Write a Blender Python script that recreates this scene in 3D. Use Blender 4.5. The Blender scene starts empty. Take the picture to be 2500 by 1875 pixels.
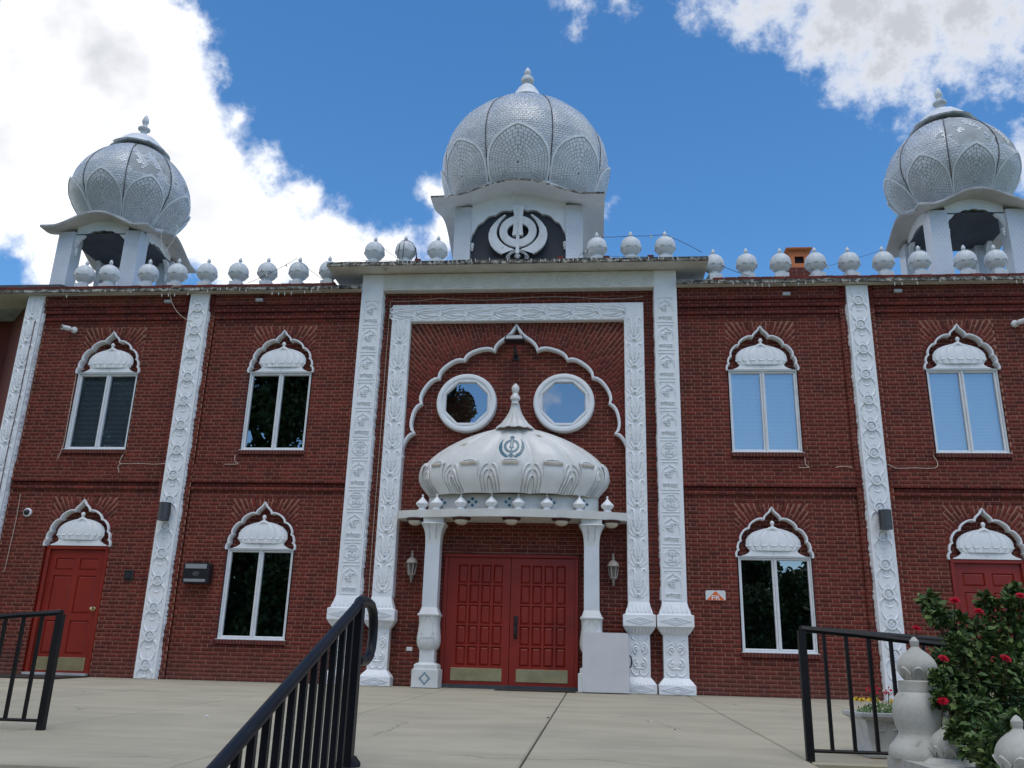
import bpy, math, random
import numpy as np
from mathutils import Vector, Matrix
from math import sin, cos, pi, radians, sqrt, atan2
RNG = random.Random(11)
sc = bpy.context.scene
COL = sc.collection
K = 1.22          # everything below is laid out in survey units; one unit is 1.22 m, applied to all meshes at the end

# ---------------------------------------------------------------- camera
CAM = np.array([1.1906, -12.4, 0.2732])
FW = np.array([-0.09424299, 0.94678023, 0.307775]); RT = np.array([0.99554499, 0.09052786, 0.02636065]); UP = np.array([0.00290447, -0.30888817, 0.95109393])
cd = bpy.data.cameras.new('camera'); cam = bpy.data.objects.new('camera', cd); COL.objects.link(cam)
cd.sensor_width = 36; cd.sensor_fit = 'HORIZONTAL'; cd.lens = 36 * 2144.2 / 2500; cd.clip_start = 0.05; cd.clip_end = 3000
cam.matrix_world = Matrix(((RT[0], UP[0], -FW[0], CAM[0] * K), (RT[1], UP[1], -FW[1], CAM[1] * K), (RT[2], UP[2], -FW[2], CAM[2] * K), (0, 0, 0, 1)))
sc.camera = cam
# ---------------------------------------------------------------- light and exposure
sc.view_settings.view_transform = 'Standard'; sc.view_settings.look = 'None'; sc.view_settings.gamma = 1; sc.view_settings.use_curve_mapping = False
sc.view_settings.exposure = 0.08
SUN_EL, SUN_AZ = radians(66), radians(172)      # high in front of the building, veiled by cloud
SKY_STRENGTH = 0.18
CLOUD_GAIN = 1.22
SKY_OFF = (4.76, 10.88, 7.4)
sdir = Vector((cos(SUN_EL) * sin(SUN_AZ), cos(SUN_EL) * cos(SUN_AZ), sin(SUN_EL)))
sl = bpy.data.lights.new('sun', 'SUN'); sl.energy = 1.05; sl.angle = radians(30); sl.color = (1.0, 0.96, 0.9)
so = bpy.data.objects.new('sun', sl); COL.objects.link(so); so.rotation_euler = (-sdir).to_track_quat('-Z', 'Y').to_euler()

world = bpy.data.worlds.new('World'); sc.world = world; world.use_nodes = True
wn = world.node_tree; wn.nodes.clear()
def N(nt, t, **kw):
    n = nt.nodes.new(t)
    for k, v in kw.items():
        if k.startswith('i_'): n.inputs[int(k[2:])].default_value = v
        else: setattr(n, k, v)
    return n
def L(nt, a, b): nt.links.new(a, b)
def build_sky():
    nt = wn
    out = N(nt, 'ShaderNodeOutputWorld'); bg = N(nt, 'ShaderNodeBackground'); L(nt, bg.outputs[0], out.inputs[0])
    sky = N(nt, 'ShaderNodeTexSky', sky_type='NISHITA', sun_disc=False, sun_elevation=SUN_EL, sun_rotation=SUN_AZ, air_density=1.0, dust_density=0.35, ozone_density=2.2, altitude=150)
    mul = N(nt, 'ShaderNodeVectorMath', operation='SCALE'); hs = N(nt, 'ShaderNodeHueSaturation'); hs.inputs['Hue'].default_value = .499; hs.inputs['Saturation'].default_value = 1.27; hs.inputs['Value'].default_value = 1.0; L(nt, sky.outputs[0], hs.inputs['Color']); L(nt, hs.outputs[0], mul.inputs[0]); mul.inputs['Scale'].default_value = SKY_STRENGTH
    tc = N(nt, 'ShaderNodeTexCoord')
    # billow the edges: warp the view direction with fractal noise
    nz = N(nt, 'ShaderNodeTexNoise', noise_dimensions='3D'); nz.inputs['Scale'].default_value = 13; nz.inputs['Detail'].default_value = 9; nz.inputs['Roughness'].default_value = .62
    L(nt, tc.outputs['Generated'], nz.inputs['Vector'])
    sub = N(nt, 'ShaderNodeVectorMath', operation='SUBTRACT'); sub.inputs[1].default_value = (.5, .5, .5); L(nt, nz.outputs['Color'], sub.inputs[0])
    wsc = N(nt, 'ShaderNodeVectorMath', operation='SCALE'); wsc.inputs['Scale'].default_value = .085; L(nt, sub.outputs[0], wsc.inputs[0])
    add = N(nt, 'ShaderNodeVectorMath', operation='ADD'); L(nt, tc.outputs['Generated'], add.inputs[0]); L(nt, wsc.outputs[0], add.inputs[1])
    blobs = [(-0.477, 0.674, 0.564, 0.103), (-0.548, 0.687, 0.477, 0.11), (-0.463, 0.73, 0.503, 0.095), (-0.425, 0.777, 0.464, 0.087), (-0.366, 0.823, 0.434, 0.074), (-0.297, 0.853, 0.429, 0.06), (-0.238, 0.873, 0.425, 0.048), (-0.176, 0.848, 0.499, 0.028), (-0.172, 0.871, 0.46, 0.032), (-0.535, 0.644, 0.547, 0.042), (-0.411, 0.691, 0.594, 0.029), (-0.396, 0.724, 0.565, 0.025), (-0.373, 0.756, 0.538, 0.023), (-0.352, 0.789, 0.504, 0.03), (-0.315, 0.819, 0.481, 0.03), (-0.271, 0.848, 0.456, 0.031), (-0.217, 0.865, 0.453, 0.02), (-0.506, 0.757, 0.413, 0.078), (0.014, 0.871, 0.492, 0.01), (-0.26, 0.879, 0.4, 0.059), (-0.208, 0.894, 0.396, 0.046),
             (0.143, 0.727, 0.671, 0.044), (0.181, 0.744, 0.644, 0.043), (0.242, 0.74, 0.627, 0.062), (0.297, 0.751, 0.59, 0.06), (0.304, 0.771, 0.559, 0.032), (0.361, 0.717, 0.596, 0.062), (0.393, 0.737, 0.55, 0.024), (0.102, 0.757, 0.645, 0.009), (0.408, 0.778, 0.478, 0.025), (-0.025, 0.746, 0.666, 0.018), (0.034, 0.748, 0.663, 0.011), (0.263, 0.775, 0.575, 0.023), (0.346, 0.742, 0.575, 0.032)]
    def chain(bl):
        prev = None
        for (x, y, z, r) in bl:
            d = N(nt, 'ShaderNodeVectorMath', operation='DISTANCE'); d.inputs[1].default_value = (x, y, z); L(nt, add.outputs[0], d.inputs[0])
            m = N(nt, 'ShaderNodeMath', operation='MULTIPLY_ADD'); m.inputs[1].default_value = -1.0; m.inputs[2].default_value = r; L(nt, d.outputs['Value'], m.inputs[0])
            if prev is None: prev = m.outputs[0]
            else:
                mx = N(nt, 'ShaderNodeMath', operation='SMOOTH_MAX'); mx.inputs[2].default_value = .018
                L(nt, prev, mx.inputs[0]); L(nt, m.outputs[0], mx.inputs[1]); prev = mx.outputs[0]
        return prev
    prev = chain(blobs[:21]); thin = chain(blobs[21:])
    # the same broken cumulus goes on all round the sky, outside the part laid out above
    ng = N(nt, 'ShaderNodeTexNoise'); ng.inputs['Scale'].default_value = 2.3; ng.inputs['Detail'].default_value = 2; ng.inputs['Roughness'].default_value = .5; mpo = N(nt, 'ShaderNodeVectorMath', operation='ADD'); mpo.inputs[1].default_value = SKY_OFF; L(nt, add.outputs[0], mpo.inputs[0]); L(nt, mpo.outputs[0], ng.inputs['Vector'])
    cg = N(nt, 'ShaderNodeMath', operation='MULTIPLY_ADD'); cg.inputs[1].default_value = .75; cg.inputs[2].default_value = -.375; L(nt, ng.outputs['Fac'], cg.inputs[0])
    dc = N(nt, 'ShaderNodeVectorMath', operation='DISTANCE'); dc.inputs[1].default_value = (-.08, .80, .595); L(nt, tc.outputs['Generated'], dc.inputs[0])
    fade = N(nt, 'ShaderNodeMapRange', interpolation_type='SMOOTHSTEP'); fade.inputs[1].default_value = .56; fade.inputs[2].default_value = .80; fade.inputs[3].default_value = -.25; fade.inputs[4].default_value = 0; L(nt, dc.outputs['Value'], fade.inputs[0])
    cs = N(nt, 'ShaderNodeMath', operation='ADD'); L(nt, cg.outputs[0], cs.inputs[0]); L(nt, fade.outputs[0], cs.inputs[1])
    mx = N(nt, 'ShaderNodeMath', operation='MAXIMUM'); L(nt, prev, mx.inputs[0]); L(nt, cs.outputs[0], mx.inputs[1]); prev = mx.outputs[0]
    # coverage
    n2 = N(nt, 'ShaderNodeTexNoise'); n2.inputs['Scale'].default_value = 30; n2.inputs['Detail'].default_value = 8; n2.inputs['Roughness'].default_value = .65; L(nt, tc.outputs['Generated'], n2.inputs['Vector'])
    fa = N(nt, 'ShaderNodeMath', operation='MULTIPLY_ADD'); fa.inputs[1].default_value = .04; L(nt, n2.outputs['Fac'], fa.inputs[0])
    fb = N(nt, 'ShaderNodeMath', operation='SUBTRACT'); fb.inputs[1].default_value = .025; L(nt, prev, fb.inputs[0]); L(nt, fb.outputs[0], fa.inputs[2])
    mask = N(nt, 'ShaderNodeMapRange', interpolation_type='SMOOTHSTEP'); mask.inputs[1].default_value = -.006; mask.inputs[2].default_value = .022; L(nt, fa.outputs[0], mask.inputs[0])
    # thick hearts are grey, rims and thin places bright
    n3 = N(nt, 'ShaderNodeTexNoise'); n3.inputs['Scale'].default_value = 5.5; n3.inputs['Detail'].default_value = 5; n3.inputs['Roughness'].default_value = .5; n3.inputs['Distortion'].default_value = .4; L(nt, tc.outputs['Generated'], n3.inputs['Vector'])
    th = N(nt, 'ShaderNodeMapRange', interpolation_type='SMOOTHSTEP'); th.inputs[1].default_value = .010; th.inputs[2].default_value = .065; L(nt, prev, th.inputs[0])
    nr = N(nt, 'ShaderNodeMapRange', interpolation_type='SMOOTHSTEP'); nr.inputs[1].default_value = .40; nr.inputs[2].default_value = .74; L(nt, n3.outputs['Fac'], nr.inputs[0])
    gm = N(nt, 'ShaderNodeMath', operation='MULTIPLY'); L(nt, th.outputs[0], gm.inputs[0]); L(nt, nr.outputs[0], gm.inputs[1])
    cc = N(nt, 'ShaderNodeMix', data_type='RGBA'); cc.inputs[6].default_value = (1.0 * CLOUD_GAIN, 1.0 * CLOUD_GAIN, 1.02 * CLOUD_GAIN, 1); cc.inputs[7].default_value = (.48 * CLOUD_GAIN, .50 * CLOUD_GAIN, .54 * CLOUD_GAIN, 1); L(nt, gm.outputs[0], cc.inputs[0])
    fin = N(nt, 'ShaderNodeMix', data_type='RGBA'); L(nt, mask.outputs[0], fin.inputs[0]); L(nt, mul.outputs[0], fin.inputs[6]); L(nt, cc.outputs[2], fin.inputs[7])
    # a ragged, softer sheet of cloud drifts over the right
    ta = N(nt, 'ShaderNodeMath', operation='MULTIPLY_ADD'); ta.inputs[1].default_value = .11; L(nt, n2.outputs['Fac'], ta.inputs[0])
    tb = N(nt, 'ShaderNodeMath', operation='SUBTRACT'); tb.inputs[1].default_value = .058; L(nt, thin, tb.inputs[0]); L(nt, tb.outputs[0], ta.inputs[2])
    tm = N(nt, 'ShaderNodeMapRange', interpolation_type='SMOOTHSTEP'); tm.inputs[1].default_value = -.016; tm.inputs[2].default_value = .034; tm.inputs[4].default_value = .96; L(nt, ta.outputs[0], tm.inputs[0])
    tg = N(nt, 'ShaderNodeMapRange', interpolation_type='SMOOTHSTEP'); tg.inputs[1].default_value = .0; tg.inputs[2].default_value = .05; L(nt, ta.outputs[0], tg.inputs[0])
    tc2 = N(nt, 'ShaderNodeMix', data_type='RGBA'); tc2.inputs[6].default_value = (.80 * CLOUD_GAIN, .82 * CLOUD_GAIN, .86 * CLOUD_GAIN, 1); tc2.inputs[7].default_value = (.47 * CLOUD_GAIN, .485 * CLOUD_GAIN, .52 * CLOUD_GAIN, 1); L(nt, tg.outputs[0], tc2.inputs[0])
    fin2 = N(nt, 'ShaderNodeMix', data_type='RGBA'); L(nt, tm.outputs[0], fin2.inputs[0]); L(nt, fin.outputs[2], fin2.inputs[6]); L(nt, tc2.outputs[2], fin2.inputs[7])
    L(nt, fin2.outputs[2], bg.inputs[0]); bg.inputs[1].default_value = 1.0
build_sky()
world.cycles.sampling_method = 'MANUAL'; world.cycles.sample_map_resolution = 512

# ---------------------------------------------------------------- materials
MATS = {}
def mat(name, col, rough=.6, col2=None, nscale=6., detail=4, bump=0., bscale=60., metal=0., spec=.5, isl=0., lo=.35, hi=.65, stretch=None, coat=0., emis=None):
    if name in MATS: return MATS[name]
    m = bpy.data.materials.new(name); m.use_nodes = True; nt = m.node_tree; p = nt.nodes['Principled BSDF']
    p.inputs['Roughness'].default_value = rough; p.inputs['Metallic'].default_value = metal; p.inputs['Specular IOR Level'].default_value = spec
    p.inputs['Coat Weight'].default_value = coat
    tc = N(nt, 'ShaderNodeTexCoord'); vec = tc.outputs['Object']
    if stretch:
        mp = N(nt, 'ShaderNodeMapping'); mp.inputs['Scale'].default_value = stretch; L(nt, vec, mp.inputs[0]); vec = mp.outputs[0]
    cur = None
    if col2 is not None:
        nz = N(nt, 'ShaderNodeTexNoise'); nz.inputs['Scale'].default_value = nscale; nz.inputs['Detail'].default_value = detail; nz.inputs['Roughness'].default_value = .6; L(nt, vec, nz.inputs['Vector'])
        mr = N(nt, 'ShaderNodeMapRange', interpolation_type='SMOOTHSTEP'); mr.inputs[1].default_value = lo; mr.inputs[2].default_value = hi; L(nt, nz.outputs['Fac'], mr.inputs[0])
        mx = N(nt, 'ShaderNodeMix', data_type='RGBA'); mx.inputs[6].default_value = (*col, 1); mx.inputs[7].default_value = (*col2, 1); L(nt, mr.outputs[0], mx.inputs[0]); cur = mx.outputs[2]
    else: p.inputs['Base Color'].default_value = (*col, 1)
    if isl:
        g = N(nt, 'ShaderNodeNewGeometry'); oi = N(nt, 'ShaderNodeObjectInfo')
        s = N(nt, 'ShaderNodeMath', operation='ADD'); L(nt, g.outputs['Random Per Island'], s.inputs[0]); L(nt, oi.outputs['Random'], s.inputs[1])
        fr = N(nt, 'ShaderNodeMath', operation='FRACT'); L(nt, s.outputs[0], fr.inputs[0])
        mr2 = N(nt, 'ShaderNodeMapRange'); mr2.inputs[3].default_value = 1 - isl; mr2.inputs[4].default_value = 1 + isl; L(nt, fr.outputs[0], mr2.inputs[0])
        vm = N(nt, 'ShaderNodeVectorMath', operation='SCALE'); L(nt, mr2.outputs[0], vm.inputs['Scale'])
        if cur is None: vm.inputs[0].default_value = col
        else: L(nt, cur, vm.inputs[0])
        cur = vm.outputs[0]
    if cur is not None: L(nt, cur, p.inputs['Base Color'])
    if bump:
        nb = N(nt, 'ShaderNodeTexNoise'); nb.inputs['Scale'].default_value = bscale; nb.inputs['Detail'].default_value = 5; L(nt, vec, nb.inputs['Vector'])
        b = N(nt, 'ShaderNodeBump'); b.inputs['Strength'].default_value = bump; b.inputs['Distance'].default_value = .01; L(nt, nb.outputs['Fac'], b.inputs['Height']); L(nt, b.outputs[0], p.inputs['Normal'])
    if emis: p.inputs['Emission Color'].default_value = (*emis[0], 1); p.inputs['Emission Strength'].default_value = emis[1]
    MATS[name] = m; return m
def add_grime(m, col, scale, lo, hi, zstretch=.25, amount=1., top=None):
    """dirt with a shape of its own over whatever colour the material has"""
    nt = m.node_tree; p = nt.nodes['Principled BSDF']; bc = p.inputs['Base Color']
    tc = N(nt, 'ShaderNodeTexCoord'); mp = N(nt, 'ShaderNodeMapping'); mp.inputs['Scale'].default_value = (1, 1, zstretch); L(nt, tc.outputs['Object'], mp.inputs[0])
    nz = N(nt, 'ShaderNodeTexNoise'); nz.inputs['Scale'].default_value = scale; nz.inputs['Detail'].default_value = 8; nz.inputs['Roughness'].default_value = .68; L(nt, mp.outputs[0], nz.inputs['Vector'])
    mr = N(nt, 'ShaderNodeMapRange', interpolation_type='SMOOTHSTEP'); mr.inputs[1].default_value = lo; mr.inputs[2].default_value = hi; mr.inputs[4].default_value = amount; L(nt, nz.outputs['Fac'], mr.inputs[0])
    mx = N(nt, 'ShaderNodeMix', data_type='RGBA'); mx.inputs[7].default_value = (*col, 1); L(nt, mr.outputs[0], mx.inputs[0])
    if bc.links: L(nt, bc.links[0].from_socket, mx.inputs[6])
    else: mx.inputs[6].default_value = bc.default_value[:]
    L(nt, mx.outputs[2], bc)
    return m
def add_height_tint(m, col, z0, z1, amount):
    """splash-back soiling that thins out upwards (world height, metres)"""
    nt = m.node_tree; p = nt.nodes['Principled BSDF']; bc = p.inputs['Base Color']
    g = N(nt, 'ShaderNodeNewGeometry'); sx = N(nt, 'ShaderNodeSeparateXYZ'); L(nt, g.outputs['Position'], sx.inputs[0])
    nz = N(nt, 'ShaderNodeTexNoise'); nz.inputs['Scale'].default_value = 2.5; nz.inputs['Detail'].default_value = 6; L(nt, g.outputs['Position'], nz.inputs['Vector'])
    ad = N(nt, 'ShaderNodeMath', operation='MULTIPLY_ADD'); ad.inputs[1].default_value = -.5; L(nt, nz.outputs['Fac'], ad.inputs[0]); L(nt, sx.outputs[2], ad.inputs[2])
    mr = N(nt, 'ShaderNodeMapRange', interpolation_type='SMOOTHSTEP'); mr.inputs[1].default_value = z0; mr.inputs[2].default_value = z1; mr.inputs[3].default_value = amount; mr.inputs[4].default_value = 0; L(nt, ad.outputs[0], mr.inputs[0])
    mx = N(nt, 'ShaderNodeMix', data_type='RGBA'); mx.inputs[7].default_value = (*col, 1); L(nt, mr.outputs[0], mx.inputs[0]); L(nt, bc.links[0].from_socket, mx.inputs[6]); L(nt, mx.outputs[2], bc)
    return m
BRICK = add_height_tint(mat('brick', (.104, .0108, .0056), .82, (.140, .0170, .0090), 2.2, 5, .25, 90, isl=.28), (.12, .045, .035), -.35, .45, .55)
MORTAR = mat('mortar', (.37, .185, .12), .95, (.26, .12, .075), 9, bump=.3, bscale=120)
BRICK = add_grime(add_grime(BRICK, (.045, .012, .010), 1.1, .54, .74, .3, .55), (.20, .10, .08), 2.6, .64, .78, .5, .35)
WHITE = add_grime(mat('white_plaster', (.80, .815, .83), .55, (.74, .757, .775), 3.5, 5, .12, 70), (.34, .33, .29), 3.2, .60, .80, .4, .6)
WHITEC = mat('white_enamel', (.80, .81, .82), .4, (.74, .755, .77), 5)
FRIEZE = add_grime(mat('frieze_plaster', (.72, .71, .67), .6, (.64, .63, .58), 3.0, 5, .12, 60), (.10, .09, .07), 8, .66, .74, .7, .8)
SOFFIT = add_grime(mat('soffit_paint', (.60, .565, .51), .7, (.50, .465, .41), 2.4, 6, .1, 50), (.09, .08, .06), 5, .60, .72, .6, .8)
EDGE = add_grime(mat('eave_edge', (.46, .44, .40), .9, (.15, .14, .12), 9, 8, .8, 40, lo=.40, hi=.56), (.02, .02, .018), 16, .46, .60, 1., .95)
TILEW = mat('mosaic_tile', (.60, .63, .665), .27, (.53, .56, .595), 1.2, 3, isl=.08, spec=.55)
TILEP = mat('petal_tile', (.60, .625, .655), .35, (.51, .535, .565), 1.6, 4, isl=.08, spec=.45)
GROUT = mat('tile_grout', (.28, .285, .29), .9, (.18, .185, .19), 4)
CEMENT = add_grime(mat('bare_cement', (.43, .45, .46), .9, (.33, .345, .35), 3, 6, .3, 40), (.16, .165, .17), 2.2, .52, .68, .5, .6)
RIBM = mat('dome_seam', (.14, .145, .15), .8, (.07, .07, .075), 8)
TRIM = mat('petal_trim', (.74, .765, .79), .5, (.62, .645, .67), 5)
PIERT = mat('pier_tile', (.60, .635, .68), .28, (.54, .575, .62), 2, isl=.05, spec=.55)
FINIAL = add_grime(mat('finial_paint', (.64, .67, .69), .5, (.54, .565, .585), 4, 5, .2, 40), (.09, .09, .085), 9, .62, .72, .45, .75)
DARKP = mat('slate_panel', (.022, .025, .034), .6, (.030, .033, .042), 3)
RED = add_grime(mat('red_door_paint', (.245, .0185, .0085), .42, (.215, .0150, .0070), 2.5, 4, .06, 30, spec=.45), (.11, .012, .009), 2.2, .50, .74, .3, .6)
BRASS = mat('brass', (.72, .64, .40), .24, (.60, .53, .32), 5, metal=.85, bump=.5, bscale=3)
BLACK = mat('black_metal', (.012, .012, .014), .38, (.018, .018, .021), 8, bump=.1, bscale=120)
RAILP = add_grime(mat('black_rail_paint', (.008, .008, .009), .5, (.014, .013, .014), 7, bump=.15, bscale=90, spec=.25), (.35, .33, .31), 34, .70, .74, .5, .8)
HANDR = mat('navy_black_powder_coat', (.0055, .006, .0095), .42, (.008, .0088, .0135), 3, bump=.06, bscale=200, spec=.25)
DARK = mat('dark_interior', (.012, .012, .014), .9)
ROOM = mat('room_wall', (.10, .10, .105), .9)
BLIND = mat('blind_slat', (.80, .81, .82), .5)
VINYL = add_grime(mat('white_vinyl', (.74, .755, .77), .42, (.68, .695, .71), 6), (.25, .25, .23), 12, .66, .78, .4, .5)
SILLB = mat('sill_brick', (.075, .0115, .0085), .82, (.10, .016, .012), 3, 4, .25, 90, isl=.2)
CONC = add_grime(add_grime(mat('terrace_concrete', (.44, .395, .285), .88, (.37, .33, .237), .9, 8, .25, 45, stretch=(1, 2.2, 1)), (.29, .26, .205), .55, .46, .72, 1, .55), (.15, .135, .105), 5.5, .66, .74, 1., .45)
def add_cracks(m, col, scale, width, amount):
    nt = m.node_tree; p = nt.nodes['Principled BSDF']; bc = p.inputs['Base Color']
    g = N(nt, 'ShaderNodeNewGeometry'); nz = N(nt, 'ShaderNodeTexNoise'); nz.inputs['Scale'].default_value = 1.3; nz.inputs['Detail'].default_value = 6; L(nt, g.outputs['Position'], nz.inputs['Vector'])
    sc_ = N(nt, 'ShaderNodeVectorMath', operation='SCALE'); sc_.inputs['Scale'].default_value = .9; L(nt, nz.outputs['Color'], sc_.inputs[0]); ad = N(nt, 'ShaderNodeVectorMath', operation='ADD'); L(nt, g.outputs['Position'], ad.inputs[0]); L(nt, sc_.outputs[0], ad.inputs[1])
    vo = N(nt, 'ShaderNodeTexVoronoi', feature='DISTANCE_TO_EDGE', voronoi_dimensions='2D'); vo.inputs['Scale'].default_value = scale; L(nt, ad.outputs[0], vo.inputs['Vector'])
    mr = N(nt, 'ShaderNodeMapRange', interpolation_type='SMOOTHSTEP'); mr.inputs[1].default_value = 0; mr.inputs[2].default_value = width; mr.inputs[3].default_value = amount; mr.inputs[4].default_value = 0; L(nt, vo.outputs['Distance'], mr.inputs[0])
    n2 = N(nt, 'ShaderNodeTexNoise'); n2.inputs['Scale'].default_value = .45; L(nt, g.outputs['Position'], n2.inputs['Vector']); m2 = N(nt, 'ShaderNodeMapRange', interpolation_type='SMOOTHSTEP'); m2.inputs[1].default_value = .48; m2.inputs[2].default_value = .58; L(nt, n2.outputs['Fac'], m2.inputs[0])
    mu = N(nt, 'ShaderNodeMath', operation='MULTIPLY'); L(nt, mr.outputs[0], mu.inputs[0]); L(nt, m2.outputs[0], mu.inputs[1])
    # soil washed against the foot of the wall
    sx = N(nt, 'ShaderNodeSeparateXYZ'); L(nt, ad.outputs[0], sx.inputs[0]); my = N(nt, 'ShaderNodeMapRange', interpolation_type='SMOOTHSTEP'); my.inputs[1].default_value = -.55; my.inputs[2].default_value = .75; my.inputs[4].default_value = .45; L(nt, sx.outputs[1], my.inputs[0])
    mm = N(nt, 'ShaderNodeMath', operation='MAXIMUM'); L(nt, mu.outputs[0], mm.inputs[0]); L(nt, my.outputs[0], mm.inputs[1])
    mx = N(nt, 'ShaderNodeMix', data_type='RGBA'); mx.inputs[7].default_value = (*col, 1); L(nt, mm.outputs[0], mx.inputs[0]); L(nt, bc.links[0].from_socket, mx.inputs[6]); L(nt, mx.outputs[2], bc); return m
add_cracks(CONC, (.17, .155, .12), .33, .010, .6)
STEP = mat('step_granite', (.20, .205, .22), .8, (.11, .115, .125), 80, 2, .3, 90)
GRASS = mat('lawn', (.045, .085, .022), .95, (.075, .12, .035), 1.4, 8, .5, 30)
STONE = add_grime(add_grime(mat('cast_stone', (.50, .49, .44), .85, (.40, .39, .34), 4, 8, .3, 50), (.27, .26, .15), 4.5, .52, .70, .5, .8), (.10, .11, .08), 13, .60, .72, .8, .55)
PLANT = add_grime(mat('planter_paint', (.55, .56, .555), .7, (.44, .445, .44), 6, 6, .2, 50), (.18, .17, .14), 9, .60, .72, .5, .6)
LEAFM = mat('rose_leaf', (.040, .085, .024), .55, (.10, .145, .038), 9, isl=.6, spec=.3)
ROSEM = mat('rose_petal', (.36, .003, .012), .6, (.45, .008, .03), 20, isl=.3, spec=.15)
STEMM = mat('rose_stem', (.06, .055, .02), .7, (.09, .04, .02), 10)
YELM = mat('yellow_petal', (.65, .42, .01), .5, (.7, .5, .02), 20, isl=.2)
TREEL = mat('tree_leaf', (.022, .050, .012), .6, (.045, .085, .02), .3, 5, isl=.4)
BARK = mat('bark', (.07, .055, .04), .9, (.035, .028, .02), 6, 6, .6, 20)
ORANGE = mat('terracotta', (.55, .17, .055), .75, (.47, .14, .045), 4, 4, .1, 60)
TABLE = add_grime(mat('table_plastic', (.56, .555, .56), .5, (.52, .515, .52), 2, bump=.15, bscale=300), (.33, .32, .30), 3.5, .58, .78, .6, .5)
MATM = mat('door_mat', (.040, .028, .020), .95, (.022, .016, .012), 30, 4, .6, 150)
TEAL = mat('teal_tile', (.030, .16, .235), .3, (.024, .125, .185), 12, isl=.2)
CANT = mat('canopy_mosaic', (.78, .775, .745), .25, (.71, .70, .66), 2.2, 5, spec=.55)
CABLE = mat('beige_cable', (.52, .44, .35), .6)
DCABLE = mat('dark_cable', (.03, .035, .03), .6)
BULB = mat('bulb_glass', (.55, .55, .50), .2, spec=.5)
LAMPG = mat('frosted_lamp_glass', (.62, .55, .45), .3, (.52, .45, .36), 12)
LAMPB = mat('weathered_lamp_metal', (.40, .35, .31), .55, (.28, .24, .21), 9)
RUSTB = mat('bronze_rim', (.055, .014, .011), .5)
GREYM = mat('charcoal_metal', (.055, .06, .068), .45, (.045, .05, .057), 8)
SILVER = mat('brushed_steel', (.26, .27, .28), .35)
SIGNW = mat('sign_white', (.66, .68, .66), .35); SIGNO = mat('sign_orange', (.72, .13, .015), .4)
BRICKS2 = mat('side_brick', (.115, .018, .012), .85, (.14, .024, .016), 2)
# fine square tiling (only a few pixels a piece) drawn on top of a tile material by its UVs
def tile_lines(m, line, su, sv, mort=.05, off=0., bumpd=.25):
    nt = m.node_tree; p = nt.nodes['Principled BSDF']; bc = p.inputs['Base Color']
    tc = N(nt, 'ShaderNodeTexCoord'); mp = N(nt, 'ShaderNodeMapping'); mp.inputs['Scale'].default_value = (su, sv, 1); L(nt, tc.outputs['UV'], mp.inputs[0])
    br = N(nt, 'ShaderNodeTexBrick', offset=off, squash=1); br.inputs['Scale'].default_value = 1; br.inputs['Mortar Size'].default_value = mort; br.inputs['Mortar Smooth'].default_value = .2; br.inputs['Brick Width'].default_value = 1; br.inputs['Row Height'].default_value = 1; L(nt, mp.outputs[0], br.inputs['Vector'])
    mx = N(nt, 'ShaderNodeMix', data_type='RGBA'); mx.inputs[7].default_value = (*line, 1); L(nt, br.outputs['Fac'], mx.inputs[0])
    if bc.links: L(nt, bc.links[0].from_socket, mx.inputs[6])
    else: mx.inputs[6].default_value = bc.default_value[:]
    L(nt, mx.outputs[2], bc)
    iv = N(nt, 'ShaderNodeMath', operation='SUBTRACT'); iv.inputs[0].default_value = 1; L(nt, br.outputs['Fac'], iv.inputs[1])
    b = N(nt, 'ShaderNodeBump'); b.inputs['Strength'].default_value = bumpd; b.inputs['Distance'].default_value = .004; L(nt, iv.outputs[0], b.inputs['Height']); L(nt, b.outputs[0], p.inputs['Normal'])
    return m
tile_lines(PIERT, (.36, .38, .40), 1 / .075, 1 / .05, .04, .5)
tile_lines(CANT, (.47, .46, .43), 1 / .021, 1 / .021, .07)
def glass(name, refl, tint):
    m = bpy.data.materials.new(name); m.use_nodes = True; nt = m.node_tree; nt.nodes.clear()
    o = N(nt, 'ShaderNodeOutputMaterial'); mx = N(nt, 'ShaderNodeMixShader'); t = N(nt, 'ShaderNodeBsdfTransparent'); g = N(nt, 'ShaderNodeBsdfGlossy')
    t.inputs[0].default_value = (*tint, 1); g.inputs[0].default_value = (.95, .97, 1, 1); g.inputs['Roughness'].default_value = .0
    lw = N(nt, 'ShaderNodeLayerWeight'); lw.inputs[0].default_value = .25
    mr = N(nt, 'ShaderNodeMapRange'); mr.inputs[3].default_value = refl; mr.inputs[4].default_value = 1; L(nt, lw.outputs['Fresnel'], mr.inputs[0]); L(nt, mr.outputs[0], mx.inputs[0])
    nb = N(nt, 'ShaderNodeTexNoise'); nb.inputs['Scale'].default_value = 1.6; nb.inputs['Detail'].default_value = 1; tc = N(nt, 'ShaderNodeTexCoord'); L(nt, tc.outputs['Object'], nb.inputs['Vector'])
    b = N(nt, 'ShaderNodeBump'); b.inputs['Strength'].default_value = .06; b.inputs['Distance'].default_value = .02; L(nt, nb.outputs['Fac'], b.inputs['Height']); L(nt, b.outputs[0], g.inputs['Normal'])
    L(nt, t.outputs[0], mx.inputs[1]); L(nt, g.outputs[0], mx.inputs[2]); L(nt, mx.outputs[0], o.inputs[0]); return m
GLASS = glass('window_glass', .30, (.86, .89, .90))

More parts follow.
